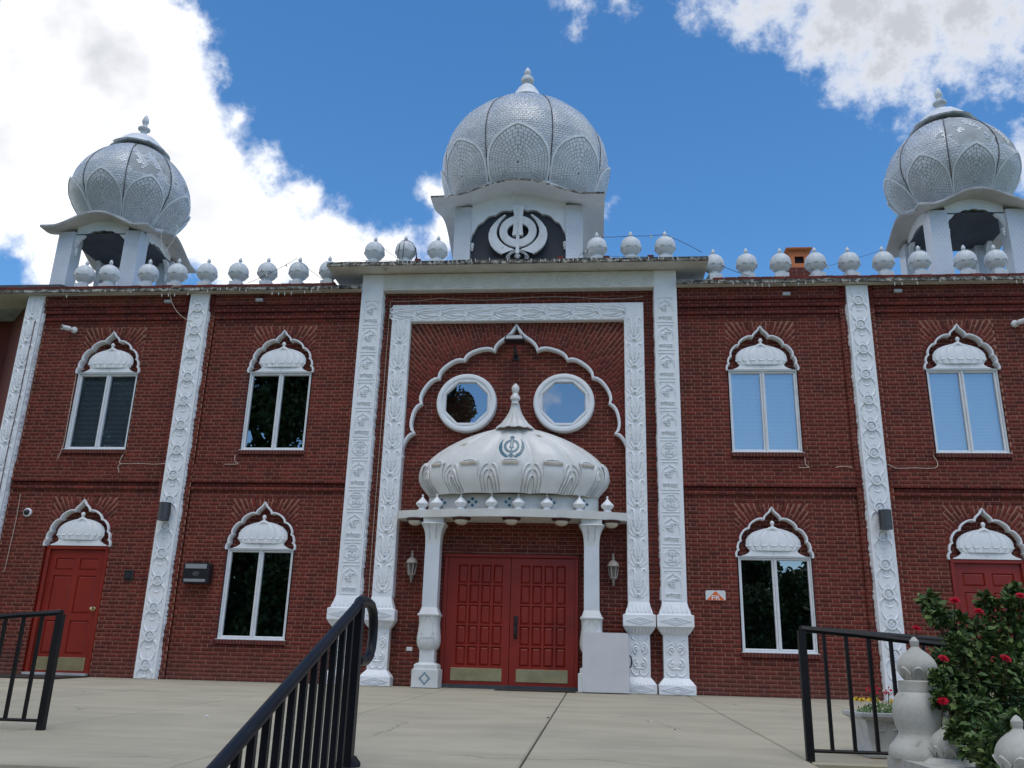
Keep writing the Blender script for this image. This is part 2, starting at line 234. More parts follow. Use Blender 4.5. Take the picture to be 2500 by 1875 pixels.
# ---------------------------------------------------------------- mesh helpers
class MB:
    def __init__(s): s.v = []; s.f = []; s.uv = {}
    def add(s, vs, fs):
        o = len(s.v); s.v += [tuple(map(float, p)) for p in vs]; s.f += [tuple(i + o for i in q) for q in fs]; return s
    def box(s, x0, x1, y0, y1, z0, z1):
        return s.add([(x0, y0, z0), (x1, y0, z0), (x1, y1, z0), (x0, y1, z0), (x0, y0, z1), (x1, y0, z1), (x1, y1, z1), (x0, y1, z1)], [(0, 3, 2, 1), (4, 5, 6, 7), (0, 1, 5, 4), (1, 2, 6, 5), (2, 3, 7, 6), (3, 0, 4, 7)])
    def bbox(s, x0, x1, y0, y1, z0, z1, c=.006):
        """box with a chamfered front rim (front is the low-y side)"""
        v = [(x0 + c, y0, z0 + c), (x1 - c, y0, z0 + c), (x1 - c, y0, z1 - c), (x0 + c, y0, z1 - c), (x0, y0 + c, z0), (x1, y0 + c, z0), (x1, y0 + c, z1), (x0, y0 + c, z1), (x0, y1, z0), (x1, y1, z0), (x1, y1, z1), (x0, y1, z1)]
        return s.add(v, [(0, 1, 2, 3), (4, 5, 1, 0), (5, 6, 2, 1), (6, 7, 3, 2), (7, 4, 0, 3), (8, 9, 5, 4), (9, 10, 6, 5), (10, 11, 7, 6), (11, 8, 4, 7), (11, 10, 9, 8)])
    def prism(s, pts, y0, y1):
        n = len(pts); v = [(x, y0, z) for x, z in pts] + [(x, y1, z) for x, z in pts]
        return s.add(v, [tuple(range(n)), tuple(range(2 * n - 1, n - 1, -1))] + [(i, i + n, (i + 1) % n + n, (i + 1) % n) for i in range(n)])
    def vprism(s, pts, z0, z1):
        n = len(pts); v = [(x, y, z0) for x, y in pts] + [(x, y, z1) for x, y in pts]
        return s.add(v, [tuple(range(n - 1, -1, -1)), tuple(range(n, 2 * n))] + [(i, (i + 1) % n, (i + 1) % n + n, i + n) for i in range(n)])
    def ribbon(s, inner, outer, y0, y1, closed=False):
        """solid band between two matching polylines in xz"""
        n = len(inner); v = []
        for (a, b) in zip(inner, outer): v += [(a[0], y0, a[1]), (b[0], y0, b[1]), (b[0], y1, b[1]), (a[0], y1, a[1])]
        f = []
        for i in range(n if closed else n - 1):
            j = (i + 1) % n
            for k in range(4): f.append((i * 4 + k, i * 4 + (k + 1) % 4, j * 4 + (k + 1) % 4, j * 4 + k))
        if not closed: f += [(0, 1, 2, 3), (n * 4 - 1, n * 4 - 2, n * 4 - 3, n * 4 - 4)]
        return s.add(v, f)
    def grid(s, P, wrap=False):
        """P[i][j] points -> quads"""
        P = np.asarray(P, float); a, b = P.shape[:2]; f = []
        for i in range(a - 1):
            for j in range(b if wrap else b - 1):
                j2 = (j + 1) % b; f.append((i * b + j, i * b + j2, (i + 1) * b + j2, (i + 1) * b + j))
        return s.add(P.reshape(-1, 3), f)
    def lathe(s, prof, n=24, c=(0, 0, 0), lobes=0, amp=0., sy=1., a0=0., a1=2 * pi, tilt=None):
        full = abs(a1 - a0 - 2 * pi) < 1e-6; P = []
        for r, z in prof:
            row = []
            for k in range(n if full else n + 1):
                a = a0 + (a1 - a0) * k / n
                q = r * (1 - amp * (1 - abs(sin(lobes * a / 2)))) if lobes else r
                row.append((c[0] + q * cos(a), c[1] + q * sin(a) * sy, c[2] + z))
            P.append(row)
        s.grid(P, full); m = n if full else n + 1
        o = len(s.v) - len(prof) * m
        if full:
            if prof[0][0] > 1e-4: s.f.append(tuple(o + k for k in range(n))[::-1])
            if prof[-1][0] > 1e-4: s.f.append(tuple(o + (len(prof) - 1) * n + k for k in range(n)))
        return s
    def tube(s, pts, r, n=8, cap=True):
        pts = [Vector(p) for p in pts]; m = len(pts); P = []; up = Vector((0, 0, 1)); prev = None
        for i, p in enumerate(pts):
            t = (pts[min(i + 1, m - 1)] - pts[max(i - 1, 0)]).normalized()
            if prev is None:
                a = t.cross(up)
                if a.length < .05: a = t.cross(Vector((1, 0, 0)))
                a.normalize()
            else: a = (prev - t * prev.dot(t)).normalized()
            prev = a; b = t.cross(a); rr = r[i] if isinstance(r, (list, tuple)) else r
            P.append([tuple(p + (a * cos(2 * pi * k / n) + b * sin(2 * pi * k / n)) * rr) for k in range(n)])
        o = len(s.v); s.grid(P, True)
        if cap: s.f.append(tuple(o + k for k in range(n))[::-1]); s.f.append(tuple(o + (m - 1) * n + k for k in range(n)))
        return s
    def ball(s, c, r, n=10, m=7, sc3=(1, 1, 1)):
        pr = [(r * sin(pi * i / m), -r * cos(pi * i / m)) for i in range(m + 1)]
        P = [[(c[0] + q * cos(2 * pi * k / n) * sc3[0], c[1] + q * sin(2 * pi * k / n) * sc3[1], c[2] + z * sc3[2]) for k in range(n)] for q, z in pr]
        return s.grid(P, True)
    def loft(s, secs, n=None):
        """secs: list of (list of xyz) closed rings"""
        P = secs; o = len(s.v); s.grid(P, True); k = len(P[0])
        s.f.append(tuple(o + i for i in range(k))[::-1]); s.f.append(tuple(o + (len(P) - 1) * k + i for i in range(k))); return s
    def leaf(s, pts, w, h, M, taper=(.25, 0.05), seg=None):
        """raised leaf / scroll stroke along a polyline, on a surface given by M(x, z, height)"""
        n = len(pts); P = []
        for i, (x, z) in enumerate(pts):
            t = i / (n - 1); dx = pts[min(i + 1, n - 1)][0] - pts[max(i - 1, 0)][0]; dz = pts[min(i + 1, n - 1)][1] - pts[max(i - 1, 0)][1]
            l = sqrt(dx * dx + dz * dz) or 1; nx, nz = -dz / l, dx / l
            q = max(sin(pi * min(1, t * .9 + .05)), 0) ** .7 if taper is None else (taper[0] + (1 - taper[0]) * min(1, t * 3.5)) * (1 if t < .45 else taper[1] + (1 - taper[1]) * (1 - (t - .45) / .55))
            row = []
            for a, b in ((-1, -.05), (-.75, .55), (-.2, .95), (.35, .8), (.85, .4), (1, -.05)):
                row.append(M(x + nx * a * w * q / 2, z + nz * a * w * q / 2, h * b * (.5 + .5 * q)))
            P.append(row)
        return s.grid(P)
    def build(s, name, m, parent=None, smooth=None):
        me = bpy.data.meshes.new(name); me.from_pydata(s.v, [], s.f); me.update()
        if smooth:
            me.polygons.foreach_set('use_smooth', [True] * len(me.polygons)); me.set_sharp_from_angle(angle=radians(smooth))
        if m is not None: me.materials.append(m)
        return obj(name, me, parent)
def obj(name, me, parent=None, loc=None):
    o = bpy.data.objects.new(name, me); COL.objects.link(o)
    if parent is not None: o.parent = parent
    if loc is not None: o.location = loc
    return o
def tag(o, label, cat, group=None, kind=None):
    o['label'] = label; o['category'] = cat
    if group: o['group'] = group
    if kind: o['kind'] = kind
    return o
def thing(name, label, cat, loc=(0, 0, 0), rz=0., group=None):
    o = bpy.data.objects.new(name, None); COL.objects.link(o); o.location = loc; o.rotation_euler = (0, 0, rz); o.empty_display_size = .1
    return tag(o, label, cat, group)
def dup(src, parent=None, loc=None):
    c = src.copy(); COL.objects.link(c)
    if parent is not None: c.parent = parent
    if loc is not None: c.location = loc
    for ch in list(src.children):
        dup(ch, c)
    return c
def px(P):
    d = np.asarray(P, float) - CAM; z = d @ FW
    return np.stack([1250 + 2144.2 * (d @ RT) / z, 937.5 - 2144.2 * (d @ UP) / z], -1)
FLAT = lambda y: (lambda x, z, h: (x, y - h, z))
def arc(cx, cz, r, a0, a1, n=12, sx=1., sz=1.): return [(cx + r * sx * cos(a0 + (a1 - a0) * i / n), cz + r * sz * sin(a0 + (a1 - a0) * i / n)) for i in range(n + 1)]
def spiral(cx, cz, r0, r1, a0, turns, n=18): return [(cx + (r0 + (r1 - r0) * i / n) * cos(a0 + 2 * pi * turns * i / n), cz + (r0 + (r1 - r0) * i / n) * sin(a0 + 2 * pi * turns * i / n)) for i in range(n + 1)]
TXT = {}
def text_mesh(body, size, extrude=.006, bold=0.):
    k = (body, size, extrude, bold)
    if k in TXT: return TXT[k]
    cu = bpy.data.curves.new('lettering', 'FONT'); cu.body = body; cu.size = size; cu.extrude = extrude; cu.align_x = 'CENTER'; cu.align_y = 'CENTER'; cu.offset = bold; cu.resolution_u = 4
    o = bpy.data.objects.new('lettering', cu); COL.objects.link(o); bpy.context.view_layer.update()
    me = bpy.data.meshes.new_from_object(o.evaluated_get(bpy.context.evaluated_depsgraph_get()))
    v = [tuple(p.co) for p in me.vertices]; f = [tuple(p.vertices) for p in me.polygons]
    bpy.data.objects.remove(o); bpy.data.meshes.remove(me); bpy.data.curves.remove(cu)
    if v:
        a = np.array(v); a[:, 0] -= (a[:, 0].min() + a[:, 0].max()) / 2; a[:, 1] -= (a[:, 1].min() + a[:, 1].max()) / 2; v = [tuple(q) for q in a]
    TXT[k] = (v, f); return TXT[k]
def put_text(mb, body, size, x, z, y, extrude=.006, bold=0., w=None, h=None):
    v, f = text_mesh(body, size, extrude, bold)
    if not v: return
    a = np.array(v); ex = a[:, 0].max() - a[:, 0].min(); ez = a[:, 1].max() - a[:, 1].min()
    sx = w / ex if w else 1; sz = h / ez if h else (sx if w else 1)
    if h and not w: sx = sz
    mb.add([(x + p[0] * sx, y - p[2], z + p[1] * sz) for p in v], f)
# ================================================================ SETTING
CH = .0555; JT = .0090            # brick course, joint
BLD = thing('temple_building', 'two-storey red brick temple with white relief pilasters and arched windows', 'building')
BR = []                            # every brick: (4 corners in xz, front y, depth, straight?)
def holes_at(z, holes, x0, x1):
    iv = [(x0, x1)]
    for (a, b, c, d) in holes:
        if c < z < d:
            nx = []
            for (p, q) in iv:
                if b <= p or a >= q: nx.append((p, q)); continue
                if a > p: nx.append((p, a))
                if b < q: nx.append((b, q))
            iv = nx
    return iv
def rows(x0, x1, z0, z1, y, holes=(), bond='flemish', depth=.1):
    k0 = int(round(z0 / CH)); k1 = int(math.ceil(z1 / CH - 1e-6))
    for k in range(k0, k1):
        za, zb = max(k * CH, z0), min((k + 1) * CH - JT, z1)
        if zb - za < .015: continue
        yy = y(za) if callable(y) else y
        b = bond(za) if callable(bond) else bond
        seq = (.175, .0875) if b == 'flemish' else ((.0875,) if b == 'header' else (.175,))
        off = (k % 2) * (.13125 if b == 'flemish' else .0875 if b == 'running' else .04375)
        for (p, q) in holes_at((za + zb) / 2, holes, x0, x1):
            x = -10 - off; i = 0
            while x < q:
                w = seq[i % len(seq)]; i += 1
                a, c = max(x, p) + (0 if x < p else 0), min(x + w - JT, q); x += w
                if c - a < .018: continue
                j = RNG.uniform(-.0014, .0014); t = RNG.uniform(-.0006, .0006)
                BR.append((((a, za + t), (c, za - t), (c, zb - t), (a, zb + t)), yy + j, depth, True))
def backing(mb, x0, x1, z0, z1, y, holes=()):
    xs = sorted({x0, x1, *[min(max(h[i], x0), x1) for h in holes for i in (0, 1)]}); zs = sorted({z0, z1, *[min(max(h[i], z0), z1) for h in holes for i in (2, 3)]})
    for a, b in zip(xs, xs[1:]):
        for c, d in zip(zs, zs[1:]):
            mx, mz = (a + b) / 2, (c + d) / 2
            if any(h[0] < mx < h[1] and h[2] < mz < h[3] for h in holes): continue
            mb.add([(a, y, c), (b, y, c), (b, y, d), (a, y, d)], [(0, 1, 2, 3)])
REC = .005
mort = MB()
def arch_curve(half, cusps, apex, nfoil=8, bul=.20):
    """right half of a cusped arch, apex first; returns the full polyline left to right in local coords"""
    pts = []
    a = np.array((0., apex)); c1 = np.array(cusps[0])
    # ogee tip
    for i in range(10):
        t = i / 10; p = (1 - t) ** 3 * a + 3 * (1 - t) ** 2 * t * (a + np.array((c1[0] * .22, -(a[1] - c1[1]) * .58))) + 3 * (1 - t) * t * t * (c1 + np.array((-c1[0] * .12, (a[1] - c1[1]) * .52))) + t ** 3 * c1
        pts.append(tuple(p))
    for p, q in zip(cusps, cusps[1:]):
        p, q = np.array(p), np.array(q); d = q - p; l = np.linalg.norm(d); nrm = np.array((-d[1], d[0])) / l
        if nrm[0] < 0: nrm = -nrm
        for i in range(nfoil):
            t = i / nfoil; pts.append(tuple(p + d * t + nrm * l * bul * 4 * t * (1 - t) * (1 + .6 * (abs(2 * t - 1) ** 2))))
    pts.append(tuple(cusps[-1]))
    return [(-x, z) for x, z in pts[::-1]] + pts[1:]
def offset_poly(pts, d):
    out = []; n = len(pts)
    for i in range(n):
        ax, az = pts[max(i - 1, 0)]; bx, bz = pts[min(i + 1, n - 1)]; tx, tz = bx - ax, bz - az; l = sqrt(tx * tx + tz * tz) or 1
        out.append((pts[i][0] - tz / l * d, pts[i][1] + tx / l * d))
    return out
def ray_hit(cx, cz, dx, dz, poly):
    best = None
    for (ax, az), (bx, bz) in zip(poly, poly[1:]):
        ex, ez = bx - ax, bz - az; den = dx * ez - dz * ex
        if abs(den) < 1e-9: continue
        t = ((ax - cx) * ez - (az - cz) * ex) / den; u = ((ax - cx) * dz - (az - cz) * dx) / den
        if t > 0 and -1e-6 <= u <= 1 + 1e-6 and (best is None or t > best): best = t
    return best
def arch_panel(cx, zb, hw, zt, curve, zc, step, bw, y, rec, ring_w, parent, ringname='arch_moulding', ring_front=.035):
    """brick panel with radiating bricks round a cusped arch; curve in local coords (x, z above zb)"""
    cv = [(cx + x, zb + z) for x, z in curve]; ot = offset_poly(cv, ring_w)
    # mortar bed: strip from the arch to the panel's rim
    rim = []
    for (x, z) in ot:
        dx, dz = x - cx, z - zc; l = sqrt(dx * dx + dz * dz); dx /= l; dz /= l; c = []
        if dx > 1e-6: c.append((cx + hw - cx) / dx)
        if dx < -1e-6: c.append(-hw / dx)
        if dz > 1e-6: c.append((zt - zc) / dz)
        if dz < -1e-6: c.append((zb - zc) / dz)
        t = max(min(c), l); rim.append((cx + dx * t, zc + dz * t))
    P = [[(a[0], y + REC, a[1]) for a in ot], [(b[0], y + REC, b[1]) for b in rim]]; mort.grid(P)
    mort.add([(rim[0][0], y + REC, rim[0][1]), (rim[0][0], y + REC, zt), (cx, y + REC, zt)], [(0, 1, 2)]) if False else None
    # fill the two upper corners of the bed
    for sgn in (-1, 1):
        side = [p for p in rim if abs(p[0] - (cx + sgn * hw)) < 1e-4]; top = [p for p in rim if abs(p[1] - zt) < 1e-4]
        if side and top:
            s1 = max(side, key=lambda p: p[1]); t1 = max(top, key=lambda p: sgn * p[0])
            mort.add([(s1[0], y + REC + .0003, s1[1]), (cx + sgn * hw, y + REC + .0003, zt), (t1[0], y + REC + .0003, t1[1])], [(0, 1, 2)])
    # radiating bricks, parallel-sided, mortar wedges widening outwards
    n = int(pi / step) + 2
    for i in range(-n, n + 1):
        a = i * step
        if abs(a) > pi / 2 + .5: continue
        dx, dz = sin(a), cos(a); nx, nz = dz, -dx
        ts = []; ti = []; ok = True
        for sgn in (-1, 1):
            sx, sz = cx + nx * sgn * bw / 2, zc + nz * sgn * bw / 2
            c = []
            if dx > 1e-6: c.append((cx + hw - sx) / dx)
            if dx < -1e-6: c.append((cx - hw - sx) / dx)
            if dz > 1e-6: c.append((zt - sz) / dz)
            if dz < -1e-6: c.append((zb - sz) / dz)
            ts.append(min(c)); h = ray_hit(sx, sz, dx, dz, ot)
            if h is None: ok = False; break
            ti.append(h)
        if not ok: continue
        t0 = max(ti) if False else None
        start = min(ti) - .004; end = max(ts)
        L0 = .175; ph = (i % 2) * .0875 + RNG.uniform(-.01, .01); t = start - ph
        while t < end - .004:
            u0, u1 = t, t + L0 - JT; t += L0
            q = []
            for k, sgn in enumerate((-1, 1)):
                sx, sz = cx + nx * sgn * bw / 2, zc + nz * sgn * bw / 2
                a0 = min(max(u0, ti[k] - .004), ts[k]); a1 = min(max(u1, ti[k] - .004), ts[k]); q.append(((sx + dx * a0, sz + dz * a0), (sx + dx * a1, sz + dz * a1), a1 - a0))
            if max(q[0][2], q[1][2]) < .02: continue
            j = RNG.uniform(-.0015, .0015)
            BR.append(((q[0][0], q[1][0], q[1][1], q[0][1]), y + j, .02, False))
    rg = MB(); rg.ribbon(cv, ot, y - ring_front, y + rec + .01)
    inn = offset_poly(cv, ring_w * .35); ou2 = offset_poly(cv, ring_w * .8)
    rg.ribbon(inn, ou2, y - ring_front - .008, y - ring_front + .002)
    return rg.build(ringname, WHITE, parent, 40)

# ---- openings
WX = (3.617, 6.404); HW = .4856; ZU = (3.276, 4.518); ZL = (.558, 1.822); DOOR_T = 1.832
bays = [(-7.62, -5.275), (-4.785, -2.40), (2.40, 4.785), (5.275, 7.62)]
def wing_y(z):
    k = int(round(z / CH)) if abs(z / CH - round(z / CH)) < .02 else int(z / CH)
    if k < 48: return 0.
    if k < 49: return -.030
    if k < 50: return -.008
    if k < 55: return -.046
    if k < 96: return 0.
    if k < 97: return -.014
    if k < 98: return -.036
    if k < 99: return -.030
    if k < 100: return -.062
    if k < 101: return -.056
    return -.080
wbond = lambda z: 'running' if z < .43 else 'flemish'
holes = []
for x in WX:
    for s in (-1, 1):
        holes.append((s * x - .502, s * x + .502, 3.20, 5.262))
        holes.append((s * x - .502, s * x + .502, .475 if x < 5 else 0., 2.553))
for (a, b) in bays:
    rows(a, b, 0, 5.80, wing_y, holes, wbond)
    for k0, k1, y in ((0, 48, 0), (48, 49, -.030), (49, 50, -.008), (50, 55, -.046), (55, 96, 0), (96, 97, -.014), (97, 98, -.036), (98, 99, -.030), (99, 100, -.062), (100, 101, -.056), (101, 104.5, -.080)):
        za, zb = k0 * CH + (.004 if y else -.008), k1 * CH - (.008 if y else 0); backing(mort, a, b, za, zb, y + REC + (0 if not y else .001), holes)
for s in (-1, 1):                    # brick piers the pilasters stand on
    for (a, b) in ((4.785, 4.875), (5.185, 5.275)):
        x0, x1 = (s * a, s * b) if s > 0 else (-b, -a)
        rows(x0, x1, 0, 5.79, lambda z: min(-.04, wing_y(z) - .004), (), 'header'); backing(mort, x0, x1, 0, 5.79, -.04 + REC)
    x0, x1 = (7.62, 9.4) if s > 0 else (-7.95, -7.62)
    rows(x0, x1, 0, 5.8, wing_y, (), wbond); backing(mort, x0, x1, 0, 5.8, REC)
# portal strips and tympanum
rows(-2.10, -1.90, .9, 5.80, 0., (), 'running'); rows(1.90, 2.10, .9, 5.80, 0., (), 'running'); rows(-1.90, 1.90, 5.5, 5.80, 0., (), 'running')
rows(-2.10, -1.90, 0, .9, 0., (), 'running'); rows(1.90, 2.10, 0, .9, 0., (), 'running')
backing(mort, -2.2, 2.2, 0, 5.85, REC + .0005, ((-1.62, 1.62, -1, 5.285),))
TY = .075; OC = .723; OZ = 4.0125; OXC = .007
oh = [(s * OC + OXC - .305, s * OC + OXC + .305, OZ - .305, OZ + .305) for s in (-1, 1)]
tyh = oh + [(-.945, .965, -.1, 1.815)]
rows(-1.66, 1.66, 0, 5.22, TY, tyh, lambda z: 'running' if z > 3.2 or z < 1.85 else 'flemish'); backing(mort, -1.66, 1.66, 0, 5.3, TY + REC, tyh)
MAIN = arch_curve(1.62, [(.315, 1.632), (.77, 1.488), (1.14, 1.208), (1.382, .812), (1.46, .36), (1.612, .002)], 2.045, 9, .19)
arch_panel(.004, 3.175, 1.62, 5.285, MAIN, 3.05, .0262, .0475, 0., TY, .040, BLD, 'portal_arch', .03)
WIN = arch_curve(.49, [(.105, .492), (.315, .368), (.43, .195), (.462, .075), (.492, -.012)], .655, 7, .2)

# ---- windows
def domelet(parent, cx, z0, y):
    d = MB(); n = 108; prof = [(.315, .085), (.335, .10), (.362, .14), (.372, .19), (.365, .235), (.335, .285), (.28, .33), (.20, .365), (.12, .388), (.05, .40), (.012, .405)]
    P = []
    for r, z in prof:
        row = []
        for k in range(n + 1):
            a = pi * k / n; lob = abs(sin(a * 9)) ; q = 1 - .16 * (1 - lob) ** 2
            row.append((cx - r * cos(a) * (1 - .02 * (1 - lob) ** 2), y - (.012 + .062 * max(sin(a), 0) ** .55 * (1 - .45 * ((z - .19) / .22) ** 2) * q), z0 + z))
        P.append(row)
    d.grid(P)
    for k in range(9):               # curled hems of the gores
        a = pi * (k + .5) / 9; r = .366
        d.leaf([(cx - r * cos(a - .13), z0 + .17), (cx - r * cos(a - .07), z0 + .145), (cx - r * cos(a), z0 + .152), (cx - r * cos(a + .07), z0 + .145), (cx - r * cos(a + .13), z0 + .17)], .022, .009, lambda x, z, h, a=a, r=r: (x, y - .012 - .06 * sin(a) ** .55 - h, z), (.6, .6))
    d.prism([(cx - .435, z0), (cx + .435, z0), (cx + .435, z0 + .012), (cx + .37, z0 + .035), (cx + .325, z0 + .065), (cx + .315, z0 + .092), (cx - .315, z0 + .092), (cx - .325, z0 + .065), (cx - .37, z0 + .035), (cx - .435, z0 + .012)], y - .045, y + .02)
    for k in range(5):               # little leaf collar and rosette
        a = pi * (k + .5) / 5; d.leaf([(cx - .02 * cos(a), z0 + .405), (cx - .055 * cos(a), z0 + .375), (cx - .085 * cos(a), z0 + .352)], .05, .012, lambda x, z, h: (x, y - .05 - h, z), (.6, .3))
    for k in range(4):
        a = pi / 2 * k; d.leaf([(cx, z0 + .05), (cx + .011 * cos(a), z0 + .05 + .011 * sin(a)), (cx + .022 * cos(a), z0 + .05 + .022 * sin(a))], .016, .008, FLAT(y - .044), (.7, .5))
    d.lathe([(.03, .385), (.026, .40), (.018, .42), (.022, .44), (.030, .455), (.028, .475), (.014, .492), (0, .498)], 14, (cx, y - .05, z0))
    return d.build('domed_hood', WHITE, parent, 50)
def window(cx, zb, zt, blind, sill=True, low=False):
    w = bpy.data.objects.new('window', None); COL.objects.link(w); w.parent = BLD
    arch_panel(cx, zt - .004, .502, zt + .744, WIN, zt + .06, .098, .046, 0., .085, .026, w)
    rows(cx - .49, cx + .49, zt - .02, zt + .63, .085, (), 'running', .02); backing(mort, cx - .502, cx + .502, zt - .03, zt + .66, .085 + REC)
    domelet(w, cx, zt - .012, .055)
    fr = MB(); a, b = cx - HW, cx + HW
    for (p, q, r, s) in ((a, b, zt - .024, zt), (a, b, zb, zb + .02), (a, a + .014, zb + .02, zt - .024), (b - .014, b, zb + .02, zt - .024), (cx - .006, cx + .006, zb + .02, zt - .024)): fr.bbox(p, q, .012, .16, r, s, .004)
    fr.build('frame', VINYL, w)
    for s in (-1, 1):
        p, q = (a + .0145, cx - .0065) if s < 0 else (cx + .0065, b - .0145); sh = MB(); t = .027
        for (m, n, r, u) in ((p, q, zt - .024 - t, zt - .0245), (p, q, zb + .0205, zb + .02 + t), (p, p + t, zb + .02 + t, zt - .024 - t), (q - t, q, zb + .02 + t, zt - .024 - t)): sh.bbox(m, n, .030, .085, r, u, .008)
        sh.build('sash', VINYL, w)
        g = MB(); g.add([(p + t - .003, .064, zb + .02 + t - .003), (q - t + .003, .064, zb + .02 + t - .003), (q - t + .003, .064, zt - .024 - t + .003), (p + t - .003, .064, zt - .024 - t + .003)], [(0, 1, 2, 3)]); g.build('pane', GLASS, w)
    if blind:
        bl = MB(); z = zb + .03; i = 0; tl = blind
        while z < zt - .03:
            for p, q in ((a + .04, cx - .015), (cx + .015, b - .04)): bl.add([(p, .125 - .010 * cos(tl), z - .010 * sin(tl)), (q, .125 - .010 * cos(tl), z - .010 * sin(tl)), (q, .125 + .010 * cos(tl), z + .010 * sin(tl)), (p, .125 + .010 * cos(tl), z + .010 * sin(tl))], [(0, 1, 2, 3)])
            z += .0205; i += 1
        bl.build('blind', BLIND, w)
    rv = MB()                        # white reveal and dark room
    rv.add([(a, 0, zb), (a, .2, zb), (a, .2, zt), (a, 0, zt), (b, 0, zb), (b, .2, zb), (b, .2, zt), (b, 0, zt)], [(0, 1, 2, 3), (7, 6, 5, 4), (0, 4, 5, 1), (3, 2, 6, 7)]); rv.build('reveal', VINYL, w)
    rm = MB(); x0, x1, y0, y1, c, d = a - .5, b + .5, .2, 2.2, zb - .4, zt + .3
    rm.add([(x0, y0, c), (x1, y0, c), (x1, y1, c), (x0, y1, c), (x0, y0, d), (x1, y0, d), (x1, y1, d), (x0, y1, d)], [(0, 1, 2, 3), (4, 5, 6, 7), (1, 2, 6, 5), (2, 3, 7, 6), (3, 0, 4, 7)])
    for (p, q, r, s) in ((x0, a, c, d), (b, x1, c, d), (a, b, c, zb), (a, b, zt, d)): rm.add([(p, y0, r), (q, y0, r), (q, y0, s), (p, y0, s)], [(0, 1, 2, 3)])
    rm.build('room', DARK, w)
    if sill:
        x = cx - .505
        for k in range(22):
            o = MB(); o.bbox(x, x + .0395, -.035, .05, zb - .068, zb - .006, .005); bo = o.build('sill_brick', SILLB, w); x += .0459
        m2 = MB(); m2.box(cx - .503, cx + .503, -.028, .05, zb - .066, zb - .009); m2.build('sill_bed', MORTAR, w)
        t = MB(); t.prism([(cx - .51, zb - .006), (cx + .51, zb - .006), (cx + .5, zb + .001), (cx - .5, zb + .001)], -.03, .05)
        t.build('sill_cap', VINYL, w)
    return w
for x in WX:
    for s in (-1, 1):
        bl = .80 if (s < 0 and x > 5) else (1.38 if s > 0 else 0)
        wo = window(s * x, ZU[0], ZU[1], bl)
for s in (-1, 1): window(s * WX[0], ZL[0], ZL[1], 0)

# ---- doors
def panelled(mb, x0, x1, z0, z1, rects, y, rec=.016, bev=.02, rise=.012):
    backing(mb, x0, x1, z0, z1, y, rects)
    for (a, b, c, d) in rects:
        o = .006
        A = [(a, y, c), (b, y, c), (b, y, d), (a, y, d)]; B = [(a + o, y + rec, c + o), (b - o, y + rec, c + o), (b - o, y + rec, d - o), (a + o, y + rec, d - o)]
        Cq = [(a + o + bev, y + rec - rise, c + o + bev), (b - o - bev, y + rec - rise, c + o + bev), (b - o - bev, y + rec - rise, d - o - bev), (a + o + bev, y + rec - rise, d - o - bev)]
        mb.add(A + B + Cq, [(i, (i + 1) % 4, (i + 1) % 4 + 4, i + 4) for i in range(4)] + [(i + 4, (i + 1) % 4 + 4, (i + 1) % 4 + 8, i + 8) for i in range(4)] + [(8, 9, 10, 11)])
def slab_sides(mb, x0, x1, z0, z1, y, y1): mb.add([(x0, y, z0), (x1, y, z0), (x1, y, z1), (x0, y, z1), (x0, y1, z0), (x1, y1, z0), (x1, y1, z1), (x0, y1, z1)], [(0, 1, 5, 4), (1, 2, 6, 5), (2, 3, 7, 6), (3, 0, 4, 7), (4, 5, 6, 7)])
def side_door(s):
    cx = s * 6.402; d = bpy.data.objects.new('door', None); COL.objects.link(d); d.parent = BLD
    zt = DOOR_T
    arch_panel(cx, zt - .004, .502, zt + .72, WIN, zt + .06, .098, .046, 0., .085, .026, d)
    rows(cx - .49, cx + .49, zt - .02, zt + .63, .085, (), 'running', .02); backing(mort, cx - .502, cx + .502, zt - .03, zt + .66, .085 + REC)
    domelet(d, cx, zt - .008, .055)
    fr = MB()
    for (p, q, r, t) in ((cx - .485, cx + .485, zt - .06, zt - .008), (cx - .485, cx - .43, .03, zt - .06), (cx + .43, cx + .485, .03, zt - .06)): fr.bbox(p, q, .02, .14, r, t, .006)
    fr.build('frame', RED, d)
    x0, x1, z0, z1 = cx - .428, cx + .428, .045, zt - .062
    lf = MB(); R_ = []
    for (a, b) in ((x0 + .10, cx - .045), (cx + .045, x1 - .10)):
        for (c, e) in ((1.475, 1.645), (.86, 1.395), (.30, .76)): R_.append((a, b, c, e))
    panelled(lf, x0, x1, z0, z1, R_, .06); slab_sides(lf, x0, x1, z0, z1, .06, .11); lf.build('leaf', RED, d)
    kp = MB(); kp.bbox(x0 + .055, x1 - .055, .054, .062, .075, .255, .003); kp.build('kick_plate', BRASS, d)
    kn = MB(); kx = x1 - .05
    kn.lathe([(0, 0), (.03, .002), (.03, .008), (.012, .012), (.012, .03), (.024, .038), (.03, .05), (.026, .064), (0, .07)], 16)
    kn.v = [(kx + x, .06 - z, .93 + y) for x, y, z in kn.v]; kn.build('knob', BRASS, d, 40)
    th = MB(); th.prism([(cx - .47, 0), (cx + .47, 0), (cx + .47, .045), (cx - .47, .045)], -.05, .12); th.build('threshold', CEMENT, d)
    bx = MB(); bx.add([(cx - .5, .0, 0), (cx - .5, .15, 0), (cx - .5, .15, zt), (cx - .5, 0, zt), (cx + .5, 0, 0), (cx + .5, .15, 0), (cx + .5, .15, zt), (cx + .5, 0, zt)], [(0, 1, 2, 3), (4, 5, 6, 7), (1, 5, 6, 2)]); bx.build('reveal', RED, d)
for s in (-1, 1): side_door(s)
